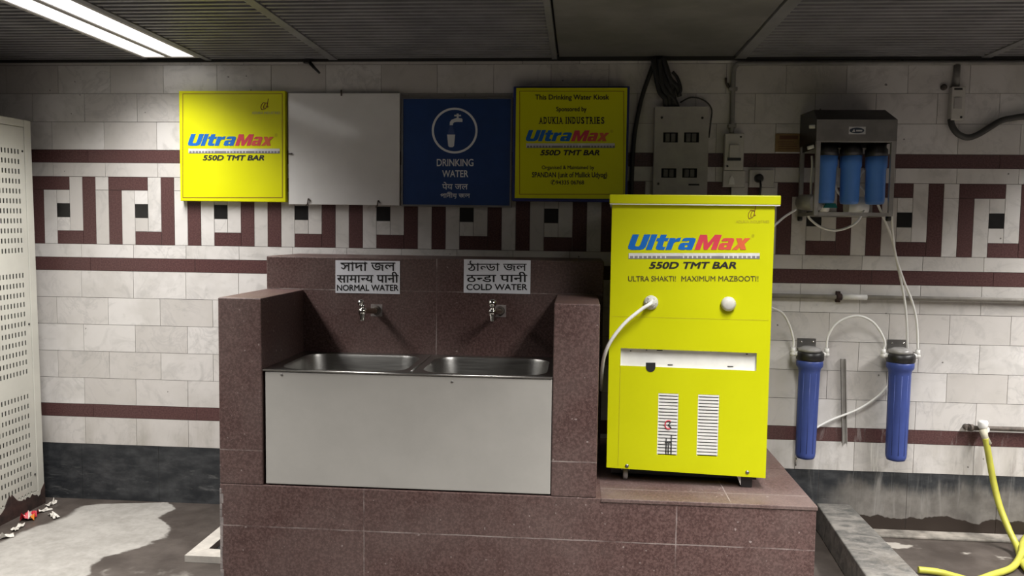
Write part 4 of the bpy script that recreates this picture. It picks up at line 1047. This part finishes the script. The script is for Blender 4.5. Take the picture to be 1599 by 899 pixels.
# local frame: x towards the viewer's right, y into the wall, z up; the side seen is x=+.3
slots = []
for z0, z1 in ((2.055, 1.505), (1.362, .812), (.668, .095)):
    for i in range(11):
        zc = z0+(z1-z0)*i/10
        for j in range(11):
            yc = -.112-.0265*j; slots.append([(yc-.0058, zc-.0135), (yc+.0058, zc-.0135), (yc+.0058, zc+.0135), (yc-.0058, zc+.0135)])
vs, fs = plate_holes([(-LD+.05, .10), (-.062, .10), (-.062, H-.045), (-LD+.05, H-.045)], slots, .003)
pd = MB().add([(.298-v.z, v.x, v.y) for v in vs], fs); lbuild(pd, 'slotted_door', LOCKER, lk)
m = MB()
m.box((-.30, -.058, .05), (.302, 0, H), bev=.004); m.box((-.30, -LD, .05), (.302, -LD+.046, H), bev=.004); m.box((-.30, -LD+.046, H-.042), (.302, -.058, H), bev=.004); m.box((-.30, -LD+.046, .05), (.302, -.058, .096)); m.box((-.30, -LD+.046, .096), (-.296, -.058, H-.042))
lbuild(m, 'casing', LOCKER, lk)
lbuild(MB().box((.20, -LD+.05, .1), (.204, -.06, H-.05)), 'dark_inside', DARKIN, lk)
for zz in (2.06, 1.08, .2):
    lbuild(MB().lathe((.2995, -.078, zz), (1, 0, 0), [(.006, 0), (.005, .004), (.002, .005)], 10), 'rivet', BLACKPL, lk)
rb = MB(); y = 0.0
random.seed(3); top = []
while y > -LD:
    base = .085+.035*math.sin(y*17)+.02*math.sin(y*41+1)+(.03 if y > -.12 else 0)
    top.append((y, max(.03, base+random.uniform(-.012, .012)))); y -= random.uniform(.008, .022)
for (ya, za), (yb, zb_) in zip(top, top[1:]):
    rb.prism([(.3045, ya, .001), (.3045, yb, .001), (.3045, yb, zb_), (.3045, ya, za)], (-.2, 0, 0))
rb.box((-.30, -LD, .001), (.10, 0, .05))
lbuild(rb, 'rusted_base', RUST, lk)

# ------------------------------------------------------------------ litter beside the cabinet
def crumple(name, q, size, mats, label, cat, seed, flat=.35, grp=None):
    rnd = random.Random(seed); c = PZ(*q, FLOOR)
    bm = bmesh.new(); bmesh.ops.create_grid(bm, x_segments=6, y_segments=5, size=.5)
    ang = rnd.uniform(0, PI)
    m = MB(); vs = []
    for v in bm.verts:
        x, y = v.co.x*size[0], v.co.y*size[1]
        z = abs(rnd.gauss(0, 1))*flat*min(size)+.003
        vs.append(c+Vector((x*math.cos(ang)-y*math.sin(ang)+rnd.uniform(-.004, .004), x*math.sin(ang)+y*math.cos(ang), z)))
    bm.verts.index_update(); n = len(vs)
    vs2 = vs+[v-Vector((0, 0, .0015)) for v in vs]
    for f_ in bm.faces:
        ids = [v.index for v in f_.verts]; mi = (f_.index//2) % len(mats)
        m.add([vs2[i] for i in ids], [(0, 1, 2, 3)], mi); m.add([vs2[i+n] for i in ids], [(3, 2, 1, 0)], mi)
    bm.free(); o = m.build(name, mats); tag(o, label, cat, grp)
crumple('sweet_wrapper', (46, 808), (.13, .07), [WRAPO, WRAPR, WRAPR, WRAPW, WRAPR], 'crumpled orange and red sweet wrapper at the foot of the cabinet', 'wrapper', 5, .28)
crumple('paper_scrap', (84, 806.5), (.10, .035), [PAPER], 'pale paper scrap on the floor right of the sweet wrapper', 'litter', 6, .25, 'scraps of litter')
crumple('paper_scrap', (70, 798), (.08, .03), [PAPER], 'thin grey scrap on the dark floor between the wrapper and the pale paper scrap', 'litter', 7, .25, 'scraps of litter')
crumple('paper_scrap', (3, 840), (.11, .05), [PAPER], 'white paper scrap at the left edge of the photo, below the cabinet', 'litter', 8, .2, 'scraps of litter')
crumple('paper_scrap', (80, 788), (.07, .03), [PAPER], 'small pale scrap at the cabinet corner nearest the wall', 'litter', 9, .3, 'scraps of litter')
crumple('paper_scrap', (28, 825), (.10, .03), [PAPER], 'greyish scrap on the dark floor below the sweet wrapper', 'litter', 10, .25, 'scraps of litter')
